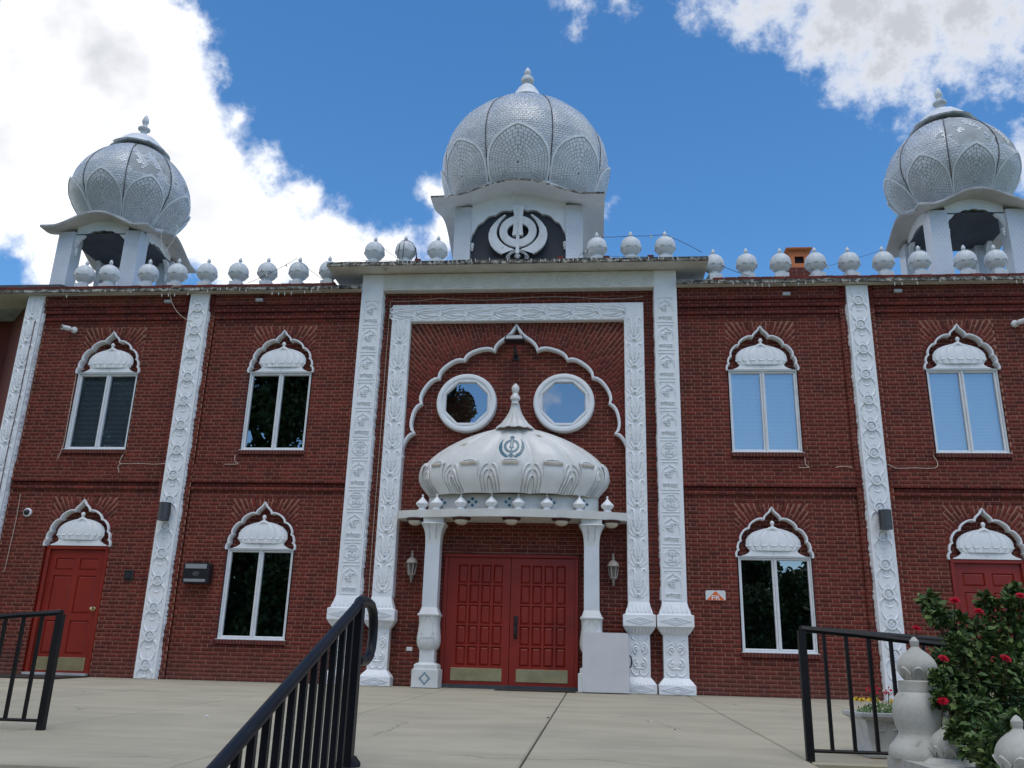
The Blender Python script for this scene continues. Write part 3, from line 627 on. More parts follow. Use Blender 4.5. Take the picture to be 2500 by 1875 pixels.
def main_door():
    zt = 1.80
    fr = MB()
    for (p, q, r, t) in ((-.94, .955, 1.752, zt), (-.94, -.885, .02, 1.752), (.905, .955, .02, 1.752)): fr.bbox(p, q, .035, .16, r, t, .008)
    fr.build('door_frame', RED, BLD)
    for s in (-1, 1):
        d = bpy.data.objects.new('door_leaf', None); COL.objects.link(d); d.parent = BLD
        x0, x1 = (-.882, .006) if s < 0 else (.014, .902); z0, z1 = .05, 1.748; cx = (x0 + x1) / 2 + (.02 if s < 0 else .005)
        R_ = []
        for r in range(6):
            e = 1.648 - r * .2755; c = e - .250
            if r == 5: c, e = .272, .272
            if r == 5: continue
            for k in range(4): R_.append((cx - .3135 + k * .1655, cx - .3135 + k * .1655 + .1305, max(c, .272), e))
        lf = MB(); panelled(lf, x0, x1, z0, z1, R_, .07, .02, .022, .015); slab_sides(lf, x0, x1, z0, z1, .07, .13); lf.build('leaf', RED, d)
        kp = MB(); kp.bbox(x0 + .095, x1 - .09, .063, .072, .095, .262, .003); kp.build('kick_plate', BRASS, d)
        if s > 0:
            h = MB(); h.bbox(.068, .118, .045, .072, .66, .96, .01); h.build('handle_plate', BLACK, d)
            h = MB(); h.tube([(.093, .05, .70), (.093, .0, .71), (.093, -.012, .76), (.093, 0, .80), (.093, .04, .815)], .012, 8); h.lathe([(0, 0), (.014, .0), (.014, .012), (0, .014)], 10, (.093, .04, .86)); h.build('handle', BLACK, d, 40)
    bk = MB(); bk.box(-.94, .955, .16, .2, 0, 1.8); bk.build('door_backing', DARK, BLD)
    t = MB(); t.prism([(-.94, 0), (.955, 0), (.955, .05), (-.94, .05)], -.02, .16); t.build('threshold', GREYM, BLD)
main_door()

# ---- round windows
for s in (-1, 1):
    cx = s * OC + OXC; w = bpy.data.objects.new('round_window', None); COL.objects.link(w); w.parent = BLD
    n = 48; ring = MB(); prof = [(.452, TY + .01), (.452, .0), (.440, -.028), (.418, -.036), (.385, -.030), (.370, -.012)]
    P = [[(cx + r * cos(2 * pi * k / n), y, OZ + r * sin(2 * pi * k / n)) for k in range(n)] for r, y in prof]; ring.grid(P, True)
    oc = lambda ap, y: [(cx + ap / cos(pi / 8) * cos(pi / 8 + pi / 4 * k), y, OZ + ap / cos(pi / 8) * sin(pi / 8 + pi / 4 * k)) for k in range(8)]
    # disc from ring to octagon
    inner = []
    for k in range(n):
        a = 2 * pi * k / n; m = (a + pi / 8) % (pi / 4) - pi / 8; inner.append((cx + .345 / cos(m) * cos(a), -.010, OZ + .345 / cos(m) * sin(a)))
    ring.grid([[(cx + .370 * cos(2 * pi * k / n), -.012, OZ + .370 * sin(2 * pi * k / n)) for k in range(n)], inner], True)
    ring.build('surround', WHITE, w, 35)
    f = MB(); f.grid([oc(.352, .0), oc(.348, -.022), oc(.322, -.022), oc(.308, .004), oc(.306, .05)], True); f.build('frame', VINYL, w, 30)
    g = MB(); g.add(oc(.31, .02), [tuple(range(8))]); g.build('pane', GLASS, w)
    rm = MB(); rm.grid([oc(.31, .03), oc(.31, .2), oc(.7, .25), oc(.7, 1.6)], True); rm.add(oc(.7, 1.6), [tuple(range(8))]); rm.build('room', DARK, w)

# ---- pilasters with rosette relief
def rosette_mesh():
    m = MB(); M = FLAT(0)
    m.ribbon([(.056 * cos(2 * pi * k / 24), .056 * sin(2 * pi * k / 24)) for k in range(24)], [(.078 * cos(2 * pi * k / 24), .078 * sin(2 * pi * k / 24)) for k in range(24)], -.024, .001, True)
    m.lathe([(.046, 0), (.043, .010), (0, .012)], 20); 
    o = len(m.v) - 20 * 3; m.v[o:] = [(x, -z, y) for x, y, z in m.v[o:]]
    put_text(m, 'S', .07, 0, 0, -.012, .012, .003, h=.074)
    for sx in (-1, 1):
        m.leaf([(sx * .055, .055), (sx * .085, .085), (sx * .10, .125), (sx * .112, .165)], .034, 0.0184, M, (.8, .2))
        m.leaf([(sx * .06, -.055), (sx * .095, -.085), (sx * .112, -.125), (sx * .108, -.165)], .036, 0.0196, M, (.8, .2))
        m.leaf([(sx * .125, .06), (sx * .105, .02), (sx * .12, -.03)], .02, .009, M, (.5, .3))
        m.leaf([(sx * .03, .07), (sx * .035, .10), (sx * .015, .115)], .018, 0.0122, M, (.6, .2))
        m.leaf([(sx * .03, -.075), (sx * .045, -.10), (sx * .02, -.13)], .02, .010, M, (.6, .2))
    m.leaf([(0, .08), (0, .11), (0, .15)], .036, 0.0147, M, (.5, .1)); m.leaf([(-.045, -.155), (0, -.172), (.045, -.155)], .03, .012, M, (.3, .3)); m.leaf([(0, -.08), (0, -.12), (0, -.165)], .022, 0.0135, M, (.6, .3))
    me = bpy.data.meshes.new('rosette'); me.from_pydata(m.v, [], m.f); me.polygons.foreach_set('use_smooth', [True] * len(me.polygons)); me.set_sharp_from_angle(angle=radians(35)); me.materials.append(WHITE); return me
ROSETTE = rosette_mesh()
def flame_mesh():
    m = MB(); M = lambda x, z, h: (x, -h * .68, z)
    for s in (-1, 1):
        m.leaf([(s * .012, -.13), (s * .035, -.05), (s * .045, .04), (s * .042, .12), (s * .06, .17), (s * .088, .178), (s * .104, .15), (s * .098, .12)], .046, .024, M, (.35, .25))
        m.leaf([(s * .03, -.18), (s * .075, -.10), (s * .088, -.02), (s * .078, .06), (s * .085, .10)], .034, .018, M, (.4, .1))
        m.leaf([(s * .06, -.20), (s * .105, -.15), (s * .12, -.085), (s * .112, -.02)], .032, .012, M, (.5, .1))
        m.leaf([(s * .03, .0), (s * .065, .03), (s * .075, .065)], .02, .026, M, (.6, .1)); m.leaf([(s * .035, .06), (s * .062, .09), (s * .068, .115)], .016, .026, M, (.6, .1))
        m.leaf([(s * .015, -.185), (s * .04, -.20), (s * .05, -.175)], .025, .02, M, (.7, .3))
        m.leaf([(s * .10, .02), (s * .122, .045), (s * .126, .085)], .018, .010, M, (.6, .1)); m.leaf([(s * .09, -.16), (s * .122, -.15), (s * .132, -.12)], .016, .010, M, (.6, .1)); m.leaf([(s * .05, -.06), (s * .07, -.03), (s * .06, .02)], .016, .022, M, (.6, .1)); m.leaf([(s * .012, .02), (s * .02, .07), (s * .012, .13), (s * .02, .17)], .020, .018, M, (.5, .2)); m.leaf([(s * .118, .12), (s * .128, .16), (s * .118, .19)], .014, .009, M, (.6, .2))
    for z, r in ((-.10, .014), (-.06, .012), (-.025, .010), (.005, .008), (-.165, .024)): m.ball((0, -.012, z), r, 8, 5)
    me = bpy.data.meshes.new('flame_leaf'); me.from_pydata(m.v, [], m.f); me.polygons.foreach_set('use_smooth', [True] * len(me.polygons)); me.set_sharp_from_angle(angle=radians(40)); me.materials.append(WHITE); return me
FLAME = flame_mesh()
def ragged(mb, x, sgn, z0, z1, y0, y1, w):
    z = z0; a = []
    while z < z1: a.append((x + sgn * w * (.35 + .25 * sin(z * 9) * sin(z * 3.1) + RNG.uniform(-.2, .4)), z)); z += RNG.uniform(.012, .04)
    a.append((x + sgn * w * .5, z1)); P = [[(x, y0, z), (x + (q - x) * .5, y0 + .004, z), (q, y1, z)] for q, z in a]; mb.grid(P)
PX = [(-5.030, 1), (5.035, 1), (-7.775, 2), (7.775, 2)]
for cx, kind in PX:
    p = MB(); hw = .155 if kind == 1 else .14; p.bbox(cx - hw, cx + hw, -.12, .02, 0, 5.79, .006); po = p.build('pilaster', WHITE, BLD)
    r = MB(); sg = 1 if cx < 0 else -1
    ragged(r, cx + sg * hw, sg, .0, 5.5, -.085, -.042, .032); r.build('plaster_edge', WHITE, po)
    if kind == 1:
        z = .192
        while z < 5.62: obj('rosette', ROSETTE, po, (cx, -.12, z)); z += .3825
    else:
        z = .25
        while z < 5.62: obj('flame_leaf', FLAME, po, (cx, -.12, z)); z += .41

# ---- portal pilasters with lettered plaques
def plaque_mesh(kind):
    m = MB(); M = FLAT(0)
    if kind == 'ik':
        h, w = .43, .255; m.ribbon([(-w / 2 + .012, .012 - h / 2 + .012), (w / 2 - .012, .012 - h / 2 + .012), (w / 2 - .012, h / 2 - .024), (-w / 2 + .012, h / 2 - .024)], [(-w / 2, -h / 2 + .012), (w / 2, -h / 2 + .012), (w / 2, h / 2 - .012), (-w / 2, h / 2 - .012)], -.008, .001, True)
        c = [(.028, .1), (.062, .085), (.088, .055), (.098, .015), (.102, -.02)]
        cv = [(x, z + .035) for x, z in arch_curve(.1, [(.026, .085), (.062, .072), (.088, .042), (.096, .0), (.104, -.04)], .125, 5, .22)]
        m.ribbon(cv, offset_poly(cv, .009), -.010, .001)
        put_text(m, '\u0a74', .2, .0, .035, -.006, .008, .0015, w=.155, h=.115)
        put_text(m, '\u0a35\u0a3e\u0a3f\u0a39\u0a17\u0a41\u0a30\u0a42', .1, .0, -.128, -.006, .007, .0006, w=.205, h=.062)
        for s in (-1, 1):
            for a in range(4): m.leaf([(s * .092, .165), (s * .092 + .007 * cos(pi / 4 + a * pi / 2), .165 + .007 * sin(pi / 4 + a * pi / 2)), (s * .092 + .014 * cos(pi / 4 + a * pi / 2), .165 + .014 * sin(pi / 4 + a * pi / 2))], .009, .006, M, (.7, .4))
    else:
        h, w = .30, .255; m.ribbon([(-w / 2 + .010, .010 - h / 2 + .010), (w / 2 - .010, .010 - h / 2 + .010), (w / 2 - .010, h / 2 - .020), (-w / 2 + .010, h / 2 - .020)], [(-w / 2, -h / 2 + .010), (w / 2, -h / 2 + .010), (w / 2, h / 2 - .010), (-w / 2, h / 2 - .010)], -.008, .001, True)
        n = 64; R0 = lambda k: .096 + .008 * abs(sin(8 * 2 * pi * k / n / 2))
        m.ribbon([(R0(k) * cos(2 * pi * k / n), R0(k) * sin(2 * pi * k / n)) for k in range(n)], [((R0(k) + .009) * cos(2 * pi * k / n), (R0(k) + .009) * sin(2 * pi * k / n)) for k in range(n)], -.010, .001, True)
        put_text(m, 'GOD', .07, 0, .045, -.006, .007, .0012, w=.125, h=.046); put_text(m, 'IS', .04, 0, -.002, -.006, .007, .0006, h=.028); put_text(m, 'ONE', .07, 0, -.046, -.006, .007, .0012, w=.125, h=.046)
    me = bpy.data.meshes.new('plaque'); me.from_pydata(m.v, [], m.f); me.materials.append(WHITE); return me
PLQ = {'ik': plaque_mesh('ik'), 'god': plaque_mesh('god')}
def rect_ring(cx, hw, yf, z, yb=.01): return [(cx - hw, yf, z), (cx + hw, yf, z), (cx + hw, yb, z), (cx - hw, yb, z)]
def pedestal(parent, cx, hs, yf):
    """hs: shaft half width; yf: shaft front"""
    m = MB(); e = .075; secs = [(0, hs + e, yf - .09), (.115, hs + e, yf - .09), (.12, hs + e - .006, yf - .084), (.165, hs + .035, yf - .045), (.20, hs + .004, yf - .006), (.203, hs, yf), (.745, hs, yf), (.75, hs + .01, yf - .012), (.80, hs + .05, yf - .055), (.845, hs + e, yf - .085), (.85, hs + e + .004, yf - .092), (.995, hs + e + .004, yf - .092), (1.0, hs + e, yf - .086), (1.01, hs + .045, yf - .055), (1.05, hs + .038, yf - .045), (1.10, hs + .018, yf - .025), (1.16, hs + .004, yf - .004), (1.175, hs, yf)]
    m.loft([rect_ring(cx, hw, y, z) for z, hw, y in secs]); pe = m.build('pedestal', WHITE, parent, 25)
    d = MB()
    for z, w, y in ((.058, hs * 1.35, yf - .09), (.922, hs * 1.35, yf - .092)):
        for a, b in ((.95, .82), (.5, .38)):
            dm = lambda q: [(cx - w * q, z), (cx, z + .052 * q), (cx + w * q, z), (cx, z - .052 * q)]
            d.ribbon(dm(b), dm(a), y - .008, y + .001, True)
    for zz, y0, y1, n, dz in ((1.135, yf - .012, yf - .05, 6, -.095), (.185, yf - .01, yf - .075, 7, -.055), (.765, yf - .02, yf - .08, 7, .06)):
        for k in range(n):
            x = cx + (k - (n - 1) / 2) * (2 * hs + .04) / n; up = dz
            d.leaf([(x, zz), (x, zz + up * .5), (x + .004, zz + up)], .045 if n == 6 else .036, .014, lambda X, Z, h, zz=zz, up=up, y0=y0, y1=y1: (X, y0 + (y1 - y0) * min(max((Z - zz) / up, 0), 1) - h, Z), (.8, .5))
    M = FLAT(yf); q = hs / .162
    for s in (-1, 1):
        for zc, up in ((.555, 1), (.385, -1)):
            d.leaf([(cx + s * x * q, z) for x, z in spiral(.058, zc, .052, .012, pi * (1.5 if up > 0 else .5), (1.15 if up > 0 else -1.15), 16)] if s > 0 else [(cx - x * q, z) for x, z in spiral(.058, zc, .052, .012, pi * (1.5 if up > 0 else .5), (1.15 if up > 0 else -1.15), 16)], .026, .018, M, (.9, .6))
            d.ball((cx + s * .058 * q, yf - .01, zc), .014, 8, 5)
        d.leaf([(cx + s * .01, .60), (cx + s * .06 * q, .635), (cx + s * .115 * q, .60), (cx + s * .13 * q, .54), (cx + s * .12 * q, .49)], .028, .014, M, (.5, .2))
        d.leaf([(cx + s * .005, .315), (cx + s * .06 * q, .32), (cx + s * .10 * q, .355), (cx + s * .105 * q, .40)], .03, .014, M, (.5, .2))
        d.leaf([(cx + s * .01, .24), (cx + s * .07 * q, .225), (cx + s * .12 * q, .26), (cx + s * .14 * q, .32)], .03, .012, M, (.5, .1))
        d.leaf([(cx + s * .13 * q, .73), (cx + s * .11 * q, .69), (cx + s * .07 * q, .67)], .03, .012, M, (.6, .1))
    for z, dz in ((.66, .05), (.29, -.055), (.63, .04)): d.leaf([(cx, z), (cx, z + dz * .5), (cx, z + dz)], .03, .014, M, (.6, .2))
    d.build('carving', WHITE, pe, 40)
for s in (-1, 1):
    cx = s * 2.242; p = MB(); p.bbox(cx - .168, cx + .168, -.15, .02, 1.17, 6.06, .006); po = p.build('portal_pilaster', WHITE, BLD)
    pedestal(po, cx, .162, -.16)
    z = 1.172
    for kd in ('ik', 'god', 'ik', 'god', 'ik', 'god', 'ik', 'ik', 'ik', 'ik', 'ik', 'ik'):
        h = .441 if kd == 'ik' else .311
        if z + h > 6.07: break
        obj('plaque', PLQ[kd], po, (cx - .012 * s, -.15, z + h / 2)); z += h
    r = MB(); ragged(r, cx - s * .168, -s, 1.2, 5.78, -.10, -.004, .026); r.build('plaster_edge', WHITE, po)
# ---- inner white frame with leaf relief
for s in (-1, 1):
    cx = s * 1.768; p = MB(); p.bbox(cx - .145, cx + .145, -.10, .085, 1.17, 5.56, .008); po = p.build('portal_frame', WHITE, BLD); pedestal(po, cx + .002 * s, .138, -.105)
    z = 1.432
    while z < 5.2: obj('flame_leaf', FLAME, po, (cx, -.10, z)); z += .411
p = MB(); p.bbox(-1.622, 1.622, -.10, .02, 5.282, 5.56, .008); po = p.build('portal_frame_top', WHITE, BLD)
x = -1.75
while x < 1.8:
    o = obj('flame_leaf', FLAME, po, (x, -.10, 5.421)); o.rotation_euler = (0, (pi / 2 if x < -.02 else -pi / 2), 0); x += .40
# ---- frieze with medallions
p = MB(); p.bbox(-2.074, 2.074, -.148, .02, 5.79, 6.06, .006); po = p.build('frieze', FRIEZE, BLD)
mm = MB(); n = 36
for a, b in ((.095, .111),): mm.ribbon([(a * cos(2 * pi * k / n), a * sin(2 * pi * k / n)) for k in range(n)], [(b * cos(2 * pi * k / n), b * sin(2 * pi * k / n)) for k in range(n)], -.016, .001, True)
for s in (-1, 1): mm.box(s * .147 - .003, s * .147 + .002, -.003, .001, -.12, .12)
for k in range(3): mm.leaf(arc(.0, .035 - .04 * k, .05, pi * .1, pi * .9, 8, 1, .5), .016, .012, FLAT(0), (.6, .6))
mm.leaf(arc(.01, -.02, .04, -pi * .9, pi * .4, 8), .012, .006, FLAT(0), (.6, .6))
mme = bpy.data.meshes.new('medallion'); mme.from_pydata(mm.v, [], mm.f); mme.materials.append(FRIEZE)
for k in range(14): obj('medallion', mme, po, (-1.955 + k * .3005, -.148, 5.925))

# ---- eaves, coping, roof
def eave(x0, x1, yf, zs, t, name, ret=None):
    m = MB(); m.add([(x0, yf + .02, zs), (x1, yf + .02, zs), (x1, .4, zs), (x0, .4, zs)], [(0, 1, 2, 3)])
    m.add([(x0, yf + .02, zs), (x0, .4, zs), (x0, .4, zs + t), (x0, yf + .02, zs + t)], [(0, 1, 2, 3)]); m.add([(x1, yf + .02, zs), (x1, .4, zs), (x1, .4, zs + t), (x1, yf + .02, zs + t)], [(0, 1, 2, 3)])
    m.add([(x0, yf, zs + t), (x1, yf, zs + t), (x1, .4, zs + t), (x0, .4, zs + t)], [(0, 1, 2, 3)])
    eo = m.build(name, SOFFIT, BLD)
    e = MB(); n = int((x1 - x0) / .05); A = []
    for i in range(n + 1):
        x = x0 + (x1 - x0) * i / n; j = RNG.uniform(-.006, .006); k = RNG.uniform(0, .012)
        A.append([(x, yf + .022, zs - .001), (x, yf + k * .4, zs + .004 + max(j, 0)), (x, yf - .002 + k, zs + t * .5), (x, yf + k, zs + t + j * .6), (x, yf + .05, zs + t + .006 + j)])
    e.grid(A)
    for i in (0, n): e.add(A[i], [(0, 1, 2, 3, 4)])
    e.build('weathered_edge', EDGE, eo, 30); return eo
eave(-9.6, -2.412, -.235, 5.788, .056, 'eave'); eave(2.412, 9.6, -.225, 5.797, .056, 'eave'); eave(-2.905, 2.86, -.46, 6.066, .062, 'portal_eave')
cop = bpy.data.objects.new('parapet', None); COL.objects.link(cop); cop.parent = BLD
CB = MB(); CB.bbox(0, .166, 0, .085, 0, .05, .004); cbm = bpy.data.meshes.new('coping_brick'); cbm.from_pydata(CB.v, [], CB.f); cbm.materials.append(BRICK)
for (a, b, y, z) in ((-9.5, -2.95, -.20, 5.852), (2.95, 9.4, -.19, 5.861)):
    x = a
    while x < b:
        o = obj('coping_brick', cbm, cop, (x, y + RNG.uniform(-.012, .004), z + RNG.uniform(-.003, .004))); x += .1755
for x in (-1.57, 1.32, 1.98, .62): obj('coping_brick', cbm, cop, (x, -.33, 6.166)).scale = (.55, .8, 1.3)
ro = MB(); ro.box(-9.6, -2.42, -.14, 6.0, 5.80, 5.895); ro.box(2.42, 9.6, -.14, 6.0, 5.80, 5.905); ro.box(-2.42, 2.42, .03, 6.0, 5.8, 6.125); ro.box(-2.85, 2.8, -.36, .05, 6.13, 6.165); ro.build('roof', CEMENT, BLD)
# body of the building behind the front
bd = MB(); bd.box(-9.6, -9.5, .9, 6, -.2, 5.8); bd.box(9.5, 9.6, .9, 6, -.2, 5.8); bd.box(-9.6, 9.6, 6, 6.1, -.2, 5.9); bd.box(-2.05, 2.05, .25, .3, 2., 6.) ; bd.build('rear_wall', BRICKS2, BLD)
cw = MB(); cw.add([(-7.93, .0, 0), (-8.9, .97, 0), (-8.9, .97, 5.79), (-7.93, .0, 5.79)], [(0, 1, 2, 3)]); cw.add([(-8.9, .97, 0), (-9.6, .97, 0), (-9.6, .97, 5.79), (-8.9, .97, 5.79)], [(0, 1, 2, 3)]); cw.build('corner_wall', BRICKS2, BLD)
pr = MB(); pr.vprism([(-9.6, .35), (-7.72, .35), (-7.45, .8), (-9.6, .8)], 6.10, 6.20); pr.build('parapet_cap', GREYM, BLD)
pr = MB(); pr.vprism([(-9.6, .38), (-7.74, .38), (-7.47, .78), (-9.6, .78)], 5.89, 6.10); pr.build('raised_parapet', BRICKS2, BLD)

# ---- the bricks themselves
WALL = mort.build('wall', MORTAR, BLD)
def brick_mesh(sel, name):
    Q = np.array([b[0] for b in sel]); y = np.array([b[1] for b in sel])[:, None]; dp = np.array([b[2] for b in sel])[:, None]
    c = Q.mean(1, keepdims=True); d = Q - c; l = np.linalg.norm(d, axis=2, keepdims=True); ins = c + d * (1 - .0045 / l); n = len(sel)
    V = np.zeros((n, 12, 3)); V[:, :4, 0] = ins[:, :, 0]; V[:, :4, 2] = ins[:, :, 1]; V[:, :4, 1] = y
    V[:, 4:8, 0] = Q[:, :, 0]; V[:, 4:8, 2] = Q[:, :, 1]; V[:, 4:8, 1] = y + .003; V[:, 8:, 0] = Q[:, :, 0]; V[:, 8:, 2] = Q[:, :, 1]; V[:, 8:, 1] = y + dp
    F = np.array([(0, 1, 2, 3), (4, 5, 1, 0), (5, 6, 2, 1), (6, 7, 3, 2), (7, 4, 0, 3), (8, 9, 5, 4), (9, 10, 6, 5), (10, 11, 7, 6), (11, 8, 4, 7)])
    FF = (F[None] + (np.arange(n) * 12)[:, None, None]).reshape(-1, 4)
    me = bpy.data.meshes.new(name); me.vertices.add(n * 12); me.vertices.foreach_set('co', V.reshape(-1)); me.loops.add(len(FF) * 4); me.loops.foreach_set('vertex_index', FF.reshape(-1)); me.polygons.add(len(FF)); me.polygons.foreach_set('loop_start', np.arange(len(FF)) * 4); me.update(calc_edges=True); me.validate(); me.materials.append(BRICK); return me
def area(b):
    P = px([(p[0], b[1], p[1]) for p in b[0]]); return abs(sum(P[i][0] * P[(i + 1) % 4][1] - P[(i + 1) % 4][0] * P[i][1] for i in range(4))) / 2
cand = []
for i, b in enumerate(BR):
    (x0, z0), (x1, z1) = b[0][0], b[0][2]
    if b[3] and abs((x1 - x0) - (.175 - JT)) < 1e-4 and abs((z1 - z0) - (CH - JT)) < .002 and b[1] < .04 and 2.45 < x0 < 7 and not (x0 > 5.1 and z0 < 1.5) and not (2.6 < x0 < 2.97 and 1.2 < z0 < 1.36): cand.append((area(b), i))
cand.sort(reverse=True); single = {i for _, i in cand[:300]}
var = []
for k in range(4): var.append(brick_mesh([(((0, RNG.uniform(-.0006, .0006)), (.175 - JT, RNG.uniform(-.0006, .0006)), (.175 - JT, CH - JT + RNG.uniform(-.0006, .0006)), (0, CH - JT + RNG.uniform(-.0006, .0006))), 0., .1, True)], 'brick'))
for i in sorted(single): b = BR[i]; obj('brick', var[i % 4], WALL, (b[0][0][0], b[1], (b[0][0][1] + b[0][1][1]) / 2))
bo = obj('brickwork', brick_mesh([b for i, b in enumerate(BR) if i not in single], 'brickwork'), WALL); bo['kind'] = 'stuff'
print('BRICKS', len(BR))
# ================================================================ DOMED TURRETS
def khanda(mb, cx, cz, sc_, M, depth):
    """crossed-blades emblem: straight double-edged sword, ring, two curved blades; sc_ = ring outer radius"""
    def poly(pts, h, h0=0.):
        n = len(pts); c = (sum(p[0] for p in pts) / n, sum(p[1] for p in pts) / n)
        A = [M(x, z, h0) for x, z in pts]; B = [M(c[0] + (x - c[0]) * .99, c[1] + (z - c[1]) * .99, h) for x, z in pts]
        mb.add(A + B, [tuple(range(n, 2 * n))] + [(i, (i + 1) % n, (i + 1) % n + n, i + n) for i in range(n)])
    def band(a, b, h):
        n = len(a); P = [[M(*p, 0) for p in a], [M(*p, h * .9) for p in a], [M((p[0] + q[0]) / 2, (p[1] + q[1]) / 2, h) for p, q in zip(a, b)], [M(*q, h * .9) for q in b], [M(*q, 0) for q in b]]
        mb.grid(P)
    u = sc_ / 400.
    T = lambda x, z: (cx + x * u, cz + z * u)
    n = 40; band([T(400 * cos(2 * pi * k / n), 370 * sin(2 * pi * k / n) - 5) for k in range(n + 1)], [T(232 * cos(2 * pi * k / n), 190 * sin(2 * pi * k / n) - 5) for k in range(n + 1)], depth * .75)
    for s in (-1, 1):
        outer = [(300, 395), (420, 300), (520, 190), (600, 60), (630, -60), (625, -180), (585, -310), (500, -430), (410, -500), (330, -540)]
        inner = [(265, 385), (345, 290), (410, 185), (450, 70), (462, -30), (440, -130), (390, -220), (310, -310), (200, -385), (60, -440)]
        band([T(s * x, z) for x, z in outer], [T(s * x, z) for x, z in inner], depth * .8)
        mb.leaf([T(s * x, z) for x, z in ((30, -450), (110, -470), (175, -520), (200, -590))], 70 * u, depth * .7, M, (.8, .6))
        mb.leaf([T(s * 175 + 0 * s, -575), T(s * 215, -560), T(s * 232, -600), T(s * 200, -635), T(s * 165, -615), T(s * 180, -590)], 42 * u, depth * .8, M, (.9, .7))
    poly([T(x, z) for x, z in ((0, 625), (130, 565), (105, 470), (92, 300), (95, 120), (105, -20), (118, -115), (-118, -115), (-105, -20), (-95, 120), (-92, 300), (-105, 470), (-130, 565))], depth)
    mb.leaf([T(0, 520), T(0, 300), T(0, 100), T(0, -60)], 60 * u, depth * .35, lambda x, z, h: M(x, z, depth + h), (.4, .3))
    poly([T(x, z) for x, z in ((-35, -115), (35, -115), (38, -540), (-38, -540))], depth * .95)
    mb.leaf([T(-60, -600), T(-30, -560), T(0, -545), T(30, -560), T(60, -600)], 50 * u, depth * .8, M, (.8, .8)); mb.leaf([T(0, -560), T(0, -600), T(0, -640)], 90 * u, depth, M, (.8, .6))

